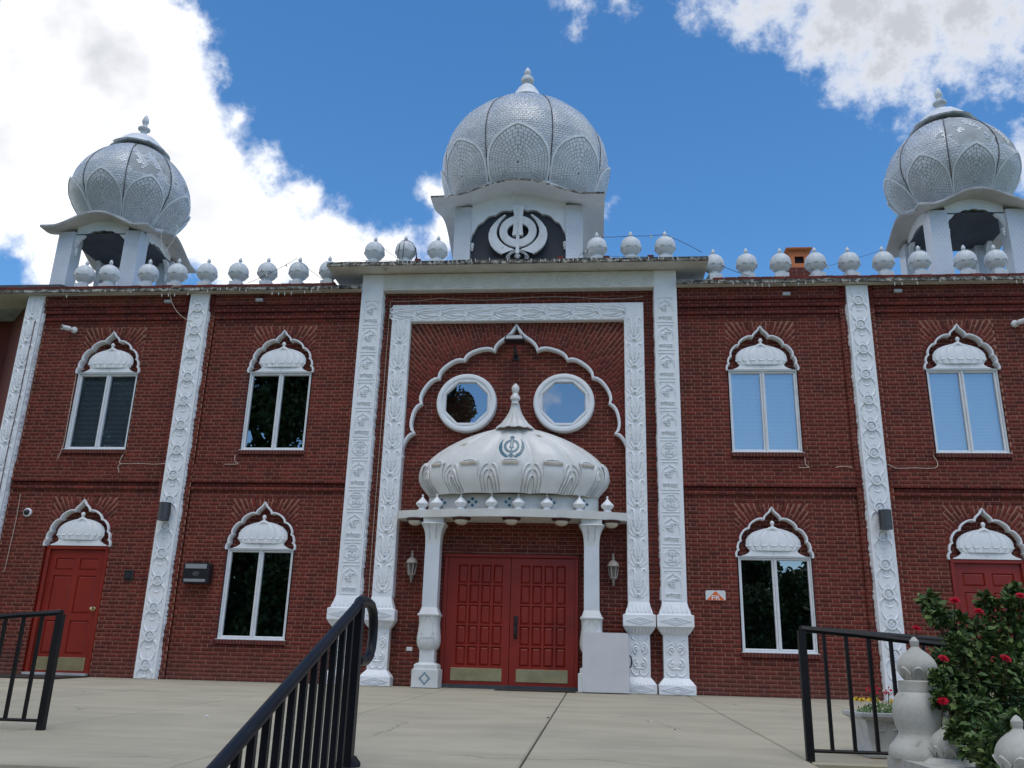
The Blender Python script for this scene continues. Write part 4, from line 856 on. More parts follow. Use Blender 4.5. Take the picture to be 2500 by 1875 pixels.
def bump(u, w): u = abs(u) / w; return 0. if u >= 1 else (1 - u * u) ** 2 * (1 + 0 * u)
def turret(name, label, cx, Yo, S, ztip, zbase, R, zd0, zd1, fin, big, holes, capk):
    """zd0..zd1: bottom and top of the dome; R: radius at the bulge"""
    h = S / 2; cy = Yo + h
    T = thing(name, label, 'turret', (0, 0, 0), 0, 'domed roof turrets')
    ah = .255 if not big else .285
    # bangla eave: flat corners, arched in the middle of every side
    N_ = 49; top = []; bot = []
    for i in range(N_):
        a = []; b = []
        for j in range(N_):
            u, v = -1 + 2 * j / (N_ - 1), -1 + 2 * i / (N_ - 1)
            gu = min(max((abs(u) - .35) / .45, 0), 1); gv = min(max((abs(v) - .35) / .45, 0), 1); gu = gu * gu * (3 - 2 * gu); gv = gv * gv * (3 - 2 * gv)
            z = ztip + ah * (bump(u, .80) * gv + bump(v, .80) * gu) + .05 * (1 - max(abs(u), abs(v)))
            e = max(abs(u), abs(v)); a.append((cx + u * h, cy + v * h, z + .016 + .05 * min(1, (1 - e) * 5))); b.append((cx + u * h, cy + v * h, z - .022))
        top.append(a); bot.append(b)
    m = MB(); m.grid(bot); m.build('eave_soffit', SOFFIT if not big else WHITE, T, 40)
    m = MB(); m.grid(top); P = np.array(top); Q = np.array(bot)
    for A, B in ((P[0], Q[0]), (P[-1], Q[-1]), (P[:, 0], Q[:, 0]), (P[:, -1], Q[:, -1])): m.grid([A, (A + B) / 2 + RNG.uniform(-.001, .001), B])
    m.build('eave', EDGE if big else mat('eave_top', (.42, .44, .46), .7, (.24, .25, .26), 5, 6), T, 40)
    # piers
    pw = .275 if not big else .275; ins = .225 if not big else .36; pin = h - ins
    def tiled_box(x0, x1, y0, y1, z0, z1, nm):
        b = MB(); b.box(x0, x1, y0, y1, z0, z1); o = b.build(nm, PIERT, T); me = o.data; uv = me.uv_layers.new(name='UVMap')
        for p in me.polygons:
            for li in p.loop_indices:
                c = me.vertices[me.loops[li].vertex_index].co; uv.data[li].uv = ((c.x if abs(p.normal.y) > .5 else c.y) * K, c.z * K)
        return o
    for sx in (-1, 1):
        for sy in (-1, 1):
            x0 = cx + sx * pin - (pw if sx > 0 else 0); y0 = cy + sy * pin - (pw if sy > 0 else 0); tiled_box(x0, x0 + pw, y0, y0 + pw, zbase, ztip - .008, 'pier')
    # cusped arch screens between the piers
    sp = pin - pw; zs = ztip - .33 if not big else ztip - .68; rise = .375 if not big else .66
    def arch_z(u):
        k = abs(u); nf = 4; b = sqrt(max(1 - (k * .985) ** 2, 0)) ** .9; ph = math.asin(min(k, 1)) / (pi / 2) * (nf + .5)
        return zs + rise * (b - .055 * (1 - abs(sin(pi * ph + pi / 2))))
    def screen(sy, axis, full):
        m = MB(); n = 72; F = []; off = sy * (pin - .10)
        for i in range(n + 1):
            u = -1 + 2 * i / n; lo = arch_z(u); hi = max(ztip + .05 + ah * bump(u * sp / h, .80), lo + .01)
            row = []
            for (t, z) in ((-.035, lo), (-.035, hi), (.035, hi), (.035, lo), (-.035, lo)):
                row.append((cx + u * sp, cy + off + t, z) if axis == 'x' else (cx + off + t, cy + u * sp, z))
            F.append(row)
        m.grid(F); m.build('arch_screen', WHITE, T, 30)
        for s in (-1, 1):            # little bracket drops at the springing
            q = MB(); u = s * (sp - .02)
            for zz, r in ((zs + .02, .035), (zs - .03, .03), (zs - .075, .022)): q.ball((cx + u, cy + off, zz) if axis == 'x' else (cx + off, cy + u, zz), r, 8, 5)
            q.build('bracket', WHITE, T, 40)
    for sy in (-1, 1): screen(sy, 'x', big); screen(sy, 'y', big)
    if big:
        for sy in (-1, 1):
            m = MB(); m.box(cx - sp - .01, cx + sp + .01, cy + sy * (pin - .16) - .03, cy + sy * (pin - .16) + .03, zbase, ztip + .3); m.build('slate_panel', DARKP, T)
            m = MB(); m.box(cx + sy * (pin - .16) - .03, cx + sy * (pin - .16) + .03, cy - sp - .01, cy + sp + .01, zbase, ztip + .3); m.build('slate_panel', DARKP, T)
        m = MB(); khanda(m, cx + .0, 7.135, .308, FLAT(cy - (pin - .16) - .03 - .10), .075); m.build('emblem', FINIAL, T, 35)
        m = MB()
        for zz in (6.75, 7.15): m.box(cx - .05, cx + .05, cy - (pin - .16) - .14, cy - (pin - .16) - .02, zz - .03, zz + .03)
        m.build('emblem_bracket', DARKP, T)
    if not big:
        m = MB(); q = pin - .05; m.box(cx - q, cx + q, cy - q, cy + q, ztip - .045, ztip - .035); m.build('ceiling', mat('shaded_ceiling', (.075, .08, .09), .8, (.055, .06, .07), 3), T)  # plate added under the soffit; its dark colour stands for the unlit interior
    # drum, dome
    H = zd1 - zd0
    pr = np.array([(1.24, 7.89), (1.357, 8.1), (1.45, 8.4), (1.512, 8.7), (1.522, 9.0), (1.455, 9.3), (1.285, 9.6), (.985, 9.9), (.62, 10.13), (.33, 10.295), (.2, 10.36)] if big else [(.60, 7.46), (.75, 7.68), (.905, 7.9), (1.005, 8.08), (1.037, 8.28), (1.003, 8.5), (.912, 8.7), (.768, 8.9), (.57, 9.08), (.39, 9.20), (.28, 9.26)]); seg = np.r_[0, np.cumsum(np.linalg.norm(np.diff(pr, axis=0), axis=1))]; Ltot = seg[-1]
    def rz(s): return float(np.interp(s, seg, pr[:, 0])), float(np.interp(s, seg, pr[:, 1]))
    ss = np.linspace(0, Ltot, 240); sm = np.array([rz(s) for s in ss])
    for _ in range(30): sm[1:-1] = (sm[:-2] + 2 * sm[1:-1] + sm[2:]) / 4
    seg2 = np.r_[0, np.cumsum(np.linalg.norm(np.diff(sm, axis=0), axis=1))]; Ltot = seg2[-1]
    def rz(s): return float(np.interp(s, seg2, sm[:, 0])), float(np.interp(s, seg2, sm[:, 1]))
    sm[:, 0] *= .988
    G = pi / 4                        # eight gores, one facing the front
    def surf(s, th, o=0.):
        r, z = rz(s); r2, z2 = rz(min(s + .01, Ltot)); r1, z1 = rz(max(s - .01, 0)); tr, tz = r2 - r1, z2 - z1; l = sqrt(tr * tr + tz * tz) or 1
        lob = (th / G) % 1 - .5      # 0 at gore centre
        q = 1 - .022 * (2 * abs(lob)) ** 4
        rr = r * q + o * tz / l; a = -pi / 2 + th - G / 2 * 1
        return (cx + rr * cos(a), cy + rr * sin(a), z - o * tr / l)
    m = MB(); m.grid([[surf(Ltot * i / 48, 2 * pi * k / 96, 0) for k in range(96)] for i in range(49)], True); shell = m.build('dome', CEMENT if not big else GROUT, T, 60)
    def eave_z(x, y):
        u, v = (x - cx) / h, (y - cy) / h; gu = min(max((abs(u) - .35) / .45, 0), 1); gv = min(max((abs(v) - .35) / .45, 0), 1); gu = gu * gu * (3 - 2 * gu); gv = gv * gv * (3 - 2 * gv); e = max(abs(u), abs(v))
        return ztip + ah * (bump(u, .80) * gv + bump(v, .80) * gu) + .05 * (1 - e)
    m = MB(); rb = pr[0, 0] + .04; ring_ = [(cx + rb * cos(2 * pi * k / 64), cy + rb * sin(2 * pi * k / 64)) for k in range(64)]
    m.grid([[(x, y, eave_z(x, y) - .015) for x, y in ring_], [(x, y, max(pr[0, 1] + .12, eave_z(x, y) + .05)) for x, y in ring_], [(cx + (x - cx) * .96, cy + (y - cy) * .96, max(pr[0, 1] + .14, eave_z(x, y) + .07)) for x, y in ring_]], True); m.build('drum', TRIM, T, 40)
    # tiles, laid in courses gore by gore; patches have fallen off
    th_, tw_ = (.0425, .066) if big else (.046, .060)
    tiles = []
    nz = lambda a, b, c: sin(a * 2.1 + c) * sin(b * 2.7 + 1.3 * c) + .6 * sin(a * 5.3 + b * 3.1 + c) + .35 * sin(a * 11 - b * 7 + 2 * c)
    nrow = int(Ltot * .985 / th_)
    for i in range(nrow):
        s0, s1 = i * th_, (i + 1) * th_ - .0062; r, z = rz((s0 + s1) / 2); w = r * G; n = max(2, int(round(w / tw_)))
        for g in range(8):
            st = (i % 2) * .5
            for k in range(-1, n):
                a0, a1 = (k + st) / n, (k + 1 + st) / n
                if a1 <= .012 or a0 >= .988: continue
                a0, a1 = max(a0, .008), min(a1, .992)
                if a1 - a0 < .25 / n: continue
                lim = holes.get(g)
                if lim is not None:
                    q = nz(a0 * 3 + i * .0, s0 * 3.2 / R, g + 1.7) + RNG.uniform(-.15, .15)
                    hh = (s0 / Ltot)
                    if q > lim[0] and lim[1] < hh < lim[2]: continue
                ga = .0068 / max(r * G, .05); j = RNG.uniform(-.0018, .0018) * 1.2
                tiles.append([(s0, (g + a0 + ga / 2) * G), (s0, (g + a1 - ga / 2) * G), (s1, (g + a1 - ga / 2) * G), (s1, (g + a0 + ga / 2) * G), j])
    # petals
    ph = .345 * Ltot if big else .43 * Ltot
    ptiles = []; plates = MB(); trims = []
    def outline(t):                  # t 0..1 left foot -> tip -> right foot ; returns (theta offset -.5...5, s)
        u = 2 * t - 1; k = 1 - abs(u); sgn = -1 if u < 0 else 1
        wdt = [(0, .475), (.25, .49), (.45, .482), (.62, .435), (.77, .335), (.89, .195), (.96, .09), (1, 0)]
        x = float(np.interp(k, [p[0] for p in wdt], [p[1] for p in wdt])); return sgn * x, k ** .92 * ph
    def off(s): return .010 + (.012 if not big else .014) * (s / ph) ** 2 * 1.6
    for g in range(8):
        c0 = (g + .5) * G; nt, nsr = 26, 9; cen = (0., ph * .36)
        def P(rad, t, o=0.):
            x, s = outline(t); xx = cen[0] + (x - cen[0]) * rad; s2 = cen[1] + (s - cen[1]) * rad
            return surf(max(s2, 0), c0 + xx * G, off(max(s2, 0)) + o)
        grid = [[P(r_, t / 40) for t in range(41)] for r_ in (0, .25, .5, .75, 1.)] + [[surf(max(outline(t / 40)[1], 0), c0 + outline(t / 40)[0] * G, -.005) for t in range(41)]]
        pm = MB(); pm.grid(grid); po = pm.build('petal', GROUT, T, 50)
        tm = MB(); rows_ = []
        for t in range(57):
            rows_.append([P(1.0, t / 56, -.004), P(1.015, t / 56, .016), P(.945, t / 56, .016), P(.94, t / 56, 0)])
        tm.grid(rows_); tm.build('trim', TRIM, po, 50)
        perim = 2 * ph + .8
        tp = []
        for q in range(nsr):
            r0_, r1_ = .04 + .90 * q / nsr, .04 + .90 * (q + 1) / nsr - .010; nt = max(6, int((q + .7) / nsr * (50 if big else 40)))
            for k in range(nt + 1):
                sh = .5 * (q % 2); t0, t1 = max((k + sh - .5) / nt, 0), min((k + sh + .5) / nt, 1); ga = .06 / nt; t0 += ga; t1 -= ga; 
                for (t0, t1) in ([(t0, t1)] if t1 <= .5 or t0 >= .5 else [(t0, .5), (.5, t1)]):
                    if t1 - t0 < .2 / nt: continue
                    j = RNG.uniform(-.0012, .0012); tp.append([P(r0_, t0, .006 + j), P(r0_, t1, .006 - j), P(r1_, t1, .006 + j), P(r1_, t0, .006 - j), P(r0_, t0, -.002), P(r0_, t1, -.002), P(r1_, t1, -.002), P(r1_, t0, -.002)])
            # close the foot of the ring (between the two feet)
            nb = max(2, int(nt * .30))
            for k in range(nb):
                def Bq(rad, u, o):
                    xa, sa = outline(0); xb, sb = outline(1); x = xa + (xb - xa) * u; s2 = cen[1] + (0 - cen[1]) * rad
                    return surf(max(s2, 0), c0 + x * rad * G, off(max(s2, 0)) + o)
                u0, u1 = (k + .06) / nb, (k + .94) / nb; tp.append([Bq(r0_, u0, .006), Bq(r0_, u1, .006), Bq(r1_, u1, .006), Bq(r1_, u0, .006), Bq(r0_, u0, -.002), Bq(r0_, u1, -.002), Bq(r1_, u1, -.002), Bq(r1_, u0, -.002)])
        pt = MB(); F = [(0, 1, 2, 3), (0, 1, 5, 4), (1, 2, 6, 5), (2, 3, 7, 6), (3, 0, 4, 7)]
        for t in tp: pt.add(t, F)
        o = pt.build('petal_tiling', TILEP, po); o['kind'] = 'stuff'
    # seams between the gores
    for g in range(8):
        m = MB(); rows_ = []
        for i in range(61):
            s = Ltot * (.0 + .985 * i / 60); r, z = rz(s); w = (.013 if big else .012) / max(r, .1)
            rows_.append([surf(s, g * G - w, .0), surf(s, g * G - w * .5, .016), surf(s, g * G + w * .5, .016), surf(s, g * G + w, .0)])
        m.grid(rows_); m.build('seam', RIBM, T, 60)
    # pick the tiles that show largest as pieces of their own
    def quad(t, o): return [surf(s, th, o + t[4] * (1 if k % 2 else -1)) for k, (s, th) in enumerate(t[:4])]
    sc_t = []
    for i, t in enumerate(tiles):
        q = quad(t, .006); a = np.array(q); nrm = np.cross(a[1] - a[0], a[3] - a[0]); vis = nrm @ (CAM - a[0])
        P2 = px(a); ar = sum(P2[k][0] * P2[(k + 1) % 4][1] - P2[(k + 1) % 4][0] * P2[k][1] for k in range(4)) / 2
        sc_t.append(abs(ar) if vis > 0 and t[0][0] > ph * 1.05 else 0)
    order = np.argsort(sc_t)[::-1]; single = set(int(i) for i in order[:(300 if big else 150)])
    F = [(0, 1, 2, 3), (0, 1, 5, 4), (1, 2, 6, 5), (2, 3, 7, 6), (3, 0, 4, 7)]
    rest = MB()
    for i, t in enumerate(tiles):
        v = quad(t, .006) + quad(t, -.003)
        if i in single:
            c = np.mean(v, axis=0); q = MB(); q.add([tuple(np.array(p) - c) for p in v], F); o = q.build('tile', TILEW, shell); o.location = tuple(c)
        else: rest.add(v, F)
    o = rest.build('tiling', TILEW, shell); o['kind'] = 'stuff'
    # cap and finial
    cr = R * capk; ct = MB(); z1 = pr[-1, 1] + (.075 if big else .03); vs = 1.75 if big else 1.
    sg = []
    for k_, (r, z) in enumerate([(1.0, -.10), (1.06, -.085), (1.0, -.065), (.86, .02), (.70, .10), (.52, .17), (.34, .215), (.20, .235)]):
        row = []
        for k in range(64):
            a = 2 * pi * k / 64; l = abs(sin(4 * a + 0)); q = r * (1 - (.13 if k_ < 3 else .03) * (1 - l) ** 2); row.append((cx + cr * q * cos(a), cy + cr * q * sin(a), z1 + (z * (vs if z > 0 else .6) + (.045 * (1 - l) ** 2 if k_ < 3 else 0)) * (cr / .40)))
        sg.append(row)
    ct.grid(sg, True); ct.add(sg[0], [tuple(range(64))]); ct.build('cap', TRIM if not big else TRIM, T, 40)
    f = MB(); zt = z1 + .225 * vs * (cr / .40); fh = fin - zt; w = .125 if big else .10
    f.lathe([(w * .55, 0), (w * .5, fh * .10), (w * .55, fh * .14), (w * .95, fh * .22), (w * 1.0, fh * .32), (w * .85, fh * .42), (w * .42, fh * .48), (w * .36, fh * .56), (w * .40, fh * .60), (w * .52, fh * .66), (w * .52, fh * .74), (w * .36, fh * .86), (w * .14, fh * .96), (0, fh)] if big else
            [(w * .62, 0), (w * .55, fh * .20), (w * .6, fh * .25), (w * 1.08, fh * .32), (w * 1.12, fh * .37), (w * .65, fh * .44), (w * .42, fh * .50), (w * .42, fh * .58), (w * .58, fh * .64), (w * .62, fh * .72), (w * .45, fh * .86), (w * .15, fh * .97), (0, fh)], 20, (cx, cy, zt)); f.build('finial', FINIAL, T, 35)
    return T
turret('domed_turret', 'largest white-tiled dome over the portal with a crossed-blades emblem beneath', -.07, .2, 2.85, 7.615, 6.11, 1.515, 7.80, 10.60, 11.18, True, {3: (.95, .80, .95)}, .215)
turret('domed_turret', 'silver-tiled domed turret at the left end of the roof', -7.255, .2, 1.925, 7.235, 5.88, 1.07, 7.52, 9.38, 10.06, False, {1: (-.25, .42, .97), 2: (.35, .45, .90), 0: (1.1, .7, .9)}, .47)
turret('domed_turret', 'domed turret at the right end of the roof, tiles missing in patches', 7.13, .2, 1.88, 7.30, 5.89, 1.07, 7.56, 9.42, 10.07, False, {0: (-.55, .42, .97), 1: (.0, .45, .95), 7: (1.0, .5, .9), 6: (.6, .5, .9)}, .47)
# ================================================================ ENTRANCE CANOPY
def canopy():
    T = thing('entrance_canopy', 'white ribbed half dome canopy on two columns over the red double doors', 'canopy')
    cx = .018
    bow = lambda x: -.22 - .27 * cos(max(-1, min(1, (x - cx) / 1.62)) * pi / 2) ** .9
    n = 40; xs = [cx - 1.605 + 3.21 * i / n for i in range(n + 1)]
    m = MB(); m.vprism([(x, bow(x)) for x in xs] + [(xs[-1], .085), (xs[0], .085)], 2.245, 2.352); m.build('slab', add_grime(mat('canopy_slab', (.66, .65, .62), .5, (.58, .57, .53), 3, 5, .1, 60), (.33, .27, .20), 3.2, .60, .75, .5, .5), T, 35)
    dp = .34                           # depth of the half dome per unit radius
    def S(x, z, h=0., r=None):
        """point on the dome front at lateral x, height z"""
        rr = rad(z) if r is None else r; u = max(-.999, min(.999, (x - cx) / rr)); a = math.asin(u)
        return (cx + (rr + h) * sin(a), -.02 - (rr * dp + .03 + h) * cos(a), z)
    pf = [(2.575, 1.20), (2.60, 1.215), (2.66, 1.265), (2.73, 1.325), (2.82, 1.362), (2.90, 1.36), (2.98, 1.335), (3.06, 1.285), (3.14, 1.215), (3.22, 1.12), (3.30, 1.005), (3.38, .865), (3.45, .72), (3.52, .54), (3.57, .38), (3.60, .25)]
    zz = [p[0] for p in pf]; rr_ = [p[1] for p in pf]
    def rad(z): return float(np.interp(z, zz, rr_))
    NL = 14
    def lobe(a): return abs(sin(a * NL / 2 + (pi / 2 if True else 0)))   # seams between gores
    def dome_pt(a, z, h=0.):
        r = rad(z); l = abs(cos(a * NL / 2)); q = 1 - .085 * (1 - l) ** 2.0
        return (cx + (r * (1 - .006 * (1 - l) ** 2) + h) * sin(a), -.02 - ((r * dp + .03) * q + h) * cos(a), z)
    def uvgrid(mb, nm, mtl, A, Z, fn, ru, parent, sm=50):
        P = [[fn(a, z) for a in A] for z in Z]; mb.grid(P); o = mb.build(nm, mtl, parent, sm); uv = o.data.uv_layers.new(name='UVMap'); na = len(A)
        for l in o.data.loops:
            i, j = divmod(l.vertex_index, na); uv.data[l.index].uv = (A[j] * ru * K, Z[i] * K * 1.25)
        return o
    A = [-pi / 2 + pi * k / 168 for k in range(169)]; Z = list(np.linspace(2.575, 3.60, 60))
    dm = uvgrid(MB(), 'half_dome', CANT, A, Z, dome_pt, 1.05, T)
    # drum with diamond tiles
    dr = lambda a, z: (cx + 1.215 * sin(a), -.02 - (1.215 * .24) * cos(a), z)
    D = MB(); dro = uvgrid(D, 'drum', CANT, [-pi / 2 + pi * k / 60 for k in range(61)], [2.352, 2.45, 2.585], dr, 1.1, T)
    dm_ = MB()
    for xc in (-1.0, -.545, -.02, 1.005, .55):
        for (dx, dz) in ((0, .045), (0, -.045), (-.05, 0), (.05, 0)):
            q = []
            for (ex, ez) in ((-.026, 0), (0, -.026), (.026, 0), (0, .026)):
                a = math.asin((xc + dx + ex) / 1.215); p = dr(a, 2.475 + dz + ez); q.append((p[0], p[1] - .004, p[2]))
            dm_.add(q, [(0, 1, 2, 3)])
    dm_.build('diamond_tiles', TEAL, dro)['kind'] = 'stuff'
    # swags round the foot of the dome: nested curved lips between the gores, lipped tab on each gore
    MM = lambda a, z, h: dome_pt(a, z, h)
    sw = MB()
    seams = [(k + .5) * 2 * pi / NL for k in range(-4, 4) if abs((k + .5) * 2 * pi / NL) < pi / 2 - .02]
    gores = [k * 2 * pi / NL for k in range(-3, 4)]
    g = 2 * pi / NL
    for c in [k * g for k in range(-1, 2)] + [-g * 2 + .12, g * 2 - .12]:
        pass
    for c in gores:
        for s in (-1, 1):
            if abs(c + s * g * .5) > pi / 2: continue
            for w0, zt, k in ((.20, 2.99, 0), (.30, 2.91, 1), (.385, 2.82, 2)):
                x0 = .235 + .085 * k; pts = []
                for t in np.linspace(0, 1, 14):
                    aa = x0 + (0.5 - x0 - .02 * (2 - k)) * (t ** 2.2) * .92; z = 2.585 + (zt - 2.585) * (1 - (1 - t) ** 1.6)
                    pts.append((c + s * aa * g, z))
                # curl the top outwards
                sw.leaf(pts, .036 * (1 - .12 * k), .019, MM, (.75, .9))
        a0 = .19 * g
        tp = [(c - a0, 3.0), (c - a0 * .8, 3.035), (c, 3.045), (c + a0 * .8, 3.035), (c + a0, 3.0)]
        sw.leaf(tp, .045, .045, MM, (.8, .8))
        P = [[MM(c - .24 * g + .48 * g * i / 10 * 1., z, .014 + .02 * ((z - 2.585) / .45) ** 2) for i in range(11)] for z in np.linspace(2.585, 3.03, 9)]
        sw.grid(P)
    sw.build('swag', mat('swag_plaster', (.70, .70, .68), .35, (.60, .595, .57), 3, 5, spec=.5), T, 50)
    ln = MB()
    for c in gores:
        for s in (-1, 1):
            for k, zt in ((0, 2.99), (1, 2.91), (2, 2.82)):
                x0 = .268 + .085 * k; pts = []
                for t in np.linspace(0, 1, 12):
                    aa = x0 + (0.5 - x0 - .02 * (2 - k)) * (t ** 2.2) * .92; z = 2.585 + (zt - 2.60) * (1 - (1 - t) ** 1.6); pts.append((c + s * aa * g, z))
                ln.leaf(pts, .0048, .017, MM, (.9, .9))
    ln.build('grout_lines', mat('canopy_grout', (.50, .485, .45), .9, (.36, .35, .325), 6), T)['kind'] = 'stuff'
    # places where the small tiles came away
    pt = MB()
    for c, w in ((-2 * g, .085), (-g, .10), (0, .085), (g, .11), (2 * g, .10)):
        P = [[MM(c - w / 1.0 + 2 * w * i / 8, z, .052 if z > 2.975 else .047) for i in range(9)] for z in (2.965, 2.985, 3.005)]
        pt.grid(P)
    for c, z in ((-.78, 3.30), (.52, 3.44)):
        P = [[MM(c - .05 + .1 * i / 4, zz, .004) for i in range(5)] for zz in (z - .02, z + .02)]; pt.grid(P)
    pt.build('bare_patches', mat('bare_patch', (.50, .45, .37), .9, (.36, .31, .25), 12), T)['kind'] = 'stuff'
    # teal emblem in small mosaic on the middle gore
    poly = MB(); khanda(poly, 0, 0, 1.0, lambda x, z, h: (x, 0, z), 0.)
    em = MB(); cell = .0072; ec = 3.25; er = .116
    u = er / 400.
    def inside(x, z):
        x /= u; z /= u
        ax = abs(x)
        if ax < 92 + (40 if z > 430 else 0) * ((z - 430) / 130 if z > 430 else 0) + (25 if z < 0 else 0) and -130 < z < 600 - ax * .5 and not (20 < ax < 45 and 60 < z < 420 and False): return True if not (ax < 22 and -60 < z < 430) else (ax < 9)
        if ax < 38 and -560 < z <= -110: return True
        r = sqrt(x * x + z * z)
        if 250 < r < 385: return True
        r2 = sqrt(x * x + (z + 60) ** 2); an = atan2(z + 60, ax)
        if an > -1.15 and an < .92:
            wd = 160 * min(1, (.92 - an) / .8); 
            if 620 - wd < r2 < 620 : return True
        if z < -430 and z > -640 and abs(ax - (-z - 430) * 1.1 - 20) < 48: return True
        if ax < 80 and -640 < z < -560: return True
        return False
    for i in range(-40, 41):
        for j in range(-40, 41):
            x, z = i * cell * .62, j * cell * .62
            if inside(x, z):
                c5 = cell * .29; q = []
                for ex, ez in ((-1, -1), (1, -1), (1, 1), (-1, 1)):
                    zz_ = ec + z + ez * c5; a = math.asin((x + ex * c5) / rad(zz_)); q.append(dome_pt(a, zz_, .004))
                em.add(q, [(0, 1, 2, 3)])
    em.build('emblem', TEAL, dm)['kind'] = 'stuff'
    # bell-shaped cap and spire
    cp = MB(); P = []
    for r, z in ((.27, 3.555), (.292, 3.56), (.285, 3.585), (.21, 3.65), (.155, 3.72), (.105, 3.80), (.075, 3.88), (.062, 3.95)):
        row = []
        for k in range(91):
            a = -pi / 2 + pi * k / 90; l = abs(sin(a * 5.5 + pi / 2)); q = 1 - .10 * (1 - l) ** 1.5 * min(1, r / .2); row.append((cx + .01 + r * q * sin(a), -.12 - (r * .55 + .1) * q * cos(a) * .8, z + (.02 * (1 - l) if z < 3.58 else 0)))
        P.append(row)
    cp.grid(P); cp.build('cap', CANT if False else mat('cap_tile', (.70, .70, .68), .35, (.62, .61, .58), 4), T, 45)
    sp = MB(); sp.lathe([(.058, 3.93), (.05, 3.96), (.052, 3.98), (.072, 4.0), (.074, 4.03), (.05, 4.065), (.038, 4.09), (.045, 4.11), (.058, 4.15), (.055, 4.19), (.03, 4.225), (.012, 4.245), (0, 4.25)], 20, (cx + .012, -.20, 0)); sp.build('spire', mat('cap_tile', (0, 0, 0)), T, 40)
    # small buds along the slab
    bud = MB(); bud.lathe([(.062, 0), (.062, .012), (.050, .03), (.046, .045), (.062, .055), (.083, .075), (.093, .095), (.090, .108), (.072, .125), (.05, .15), (.028, .172), (.014, .19), (.010, .205), (.016, .215), (.014, .225), (.0, .236)], 32, (0, 0, 0), 8, .10); bo = None
    for x, dy in ((-1.245, .045), (-1.032, .05), (-.682, .06), (-.245, .065), (.128, .065), (.522, .06), (.968, .055), (1.355, .045)):
        if bo is None: bo = bud.build('bud_finial', WHITEC, T, 35); bo.location = (x, bow(x) + dy + .045, 2.352)
        else: obj('bud_finial', bo.data, T, (x, bow(x) + dy + .045, 2.352))
    # columns
    for x in (-1.060, 1.136):
        C_ = bpy.data.objects.new('column', None); COL.objects.link(C_); C_.parent = T
        yb = -.185                     # axis
        def sec(hw, z, e): 
            q = []
            for k in range(32):
                a = 2 * pi * k / 32 + pi / 4; c, s = cos(a), sin(a); f = 1 / max((abs(c) ** e + abs(s) ** e) ** (1 / e), 1e-6); q.append((x + hw * c * f, yb + hw * s * f * .95, z))
            return q
        m = MB(); m.loft([sec(.180, 0, 40), sec(.180, .225, 40), sec(.176, .232, 40), sec(.158, .235, 40), sec(.158, .285, 40), sec(.140, .30, 40), sec(.112, .312, 40), sec(.104, .316, 40)]); m.build('base', CANTC, C_, 25)
        m = MB(); m.loft([sec(.102, .31, 40), sec(.102, .485, 40)]); m.build('plinth', CANTC, C_)
        m = MB(); m.loft([sec(.10, .478, 2.6), sec(.128, .49, 2.6), sec(.150, .53, 2.5), sec(.160, .58, 2.5), sec(.160, .64, 2.6), sec(.148, .73, 2.8), sec(.138, .82, 3.2), sec(.142, .90, 4), sec(.146, .922, 6)]); pot = m.build('lotus_pot', CANTC, C_, 40)
        lf = MB()
        def PM(X, Z, h):               # front of the pot
            hw = float(np.interp(Z, [.478, .49, .53, .58, .64, .73, .82, .92], [.10, .128, .150, .160, .160, .148, .138, .146])); u = max(-.99, min(.99, (X - x) / hw)); return (X, yb - hw * .95 * (1 - abs(u) ** 2.6) ** (1 / 2.6) - h, Z)
        for s in (-1, 1):
            lf.leaf([(x + s * .115, .905), (x + s * .075, .83), (x + s * .06, .76), (x + s * .075, .68)], .014, .010, PM, (.8, .8)); lf.leaf([(x + s * .02, .905), (x + s * .06, .84), (x + s * .105, .80)], .012, .010, PM, (.8, .6)); lf.leaf([(x + s * .06, .665), (x + s * .075, .72), (x + s * .095, .66)], .012, .009, PM, (.8, .8)); lf.leaf([(x + s * .08, .55), (x + s * .10, .60), (x + s * .085, .64)], .012, .008, PM, (.8, .6))
        for k in range(5): lf.leaf([(x + (k - 2) * .035 - .015, .63), (x + (k - 2) * .035, .648), (x + (k - 2) * .035 + .015, .63)], .010, .008, PM, (.8, .8))
        lf.build('leaf_relief', CANTC, pot, 40)
        m = MB(); m.loft([sec(.152, .918, 14), sec(.155, .924, 14), sec(.155, .940, 14), sec(.150, .946, 14), sec(.138, .952, 9), sec(.126, .985, 9), sec(.113, 1.015, 12), sec(.106, 1.03, 30), sec(.104, 1.04, 40)]); m.build('collar', CANTC, C_, 30)
        m = MB(); m.loft([sec(.104, 1.03, 60), sec(.103, 1.895, 60)]); m.build('shaft', mat('column_tile', (.64, .665, .70), .35, (.59, .615, .65), 3, isl=0), C_)
        m = MB(); m.loft([sec(.105, 1.89, 60), sec(.106, 1.94, 40), sec(.112, 2.00, 20), sec(.125, 2.06, 14), sec(.146, 2.115, 10), sec(.168, 2.15, 8), sec(.178, 2.165, 8), sec(.172, 2.175, 8), sec(.145, 2.18, 14), sec(.145, 2.246, 30)]); cp = m.build('capital', CANTC, C_, 35)
        ll = MB()
        def CM(X, Z, h):
            hw = float(np.interp(Z, [1.89, 1.94, 2.0, 2.06, 2.115, 2.15, 2.165], [.105, .106, .112, .125, .146, .168, .178])); return (X, yb - hw * .95 - h, Z)
        for s in (-1, 1):
            ll.leaf([(x + s * .045, 1.95), (x + s * .043, 2.04), (x + s * .05, 2.12), (x + s * .058, 2.155)], .006, .004, CM, (.9, .9))
        ll.build('grout_lines', GROUT, cp)['kind'] = 'stuff'
        d = MB()
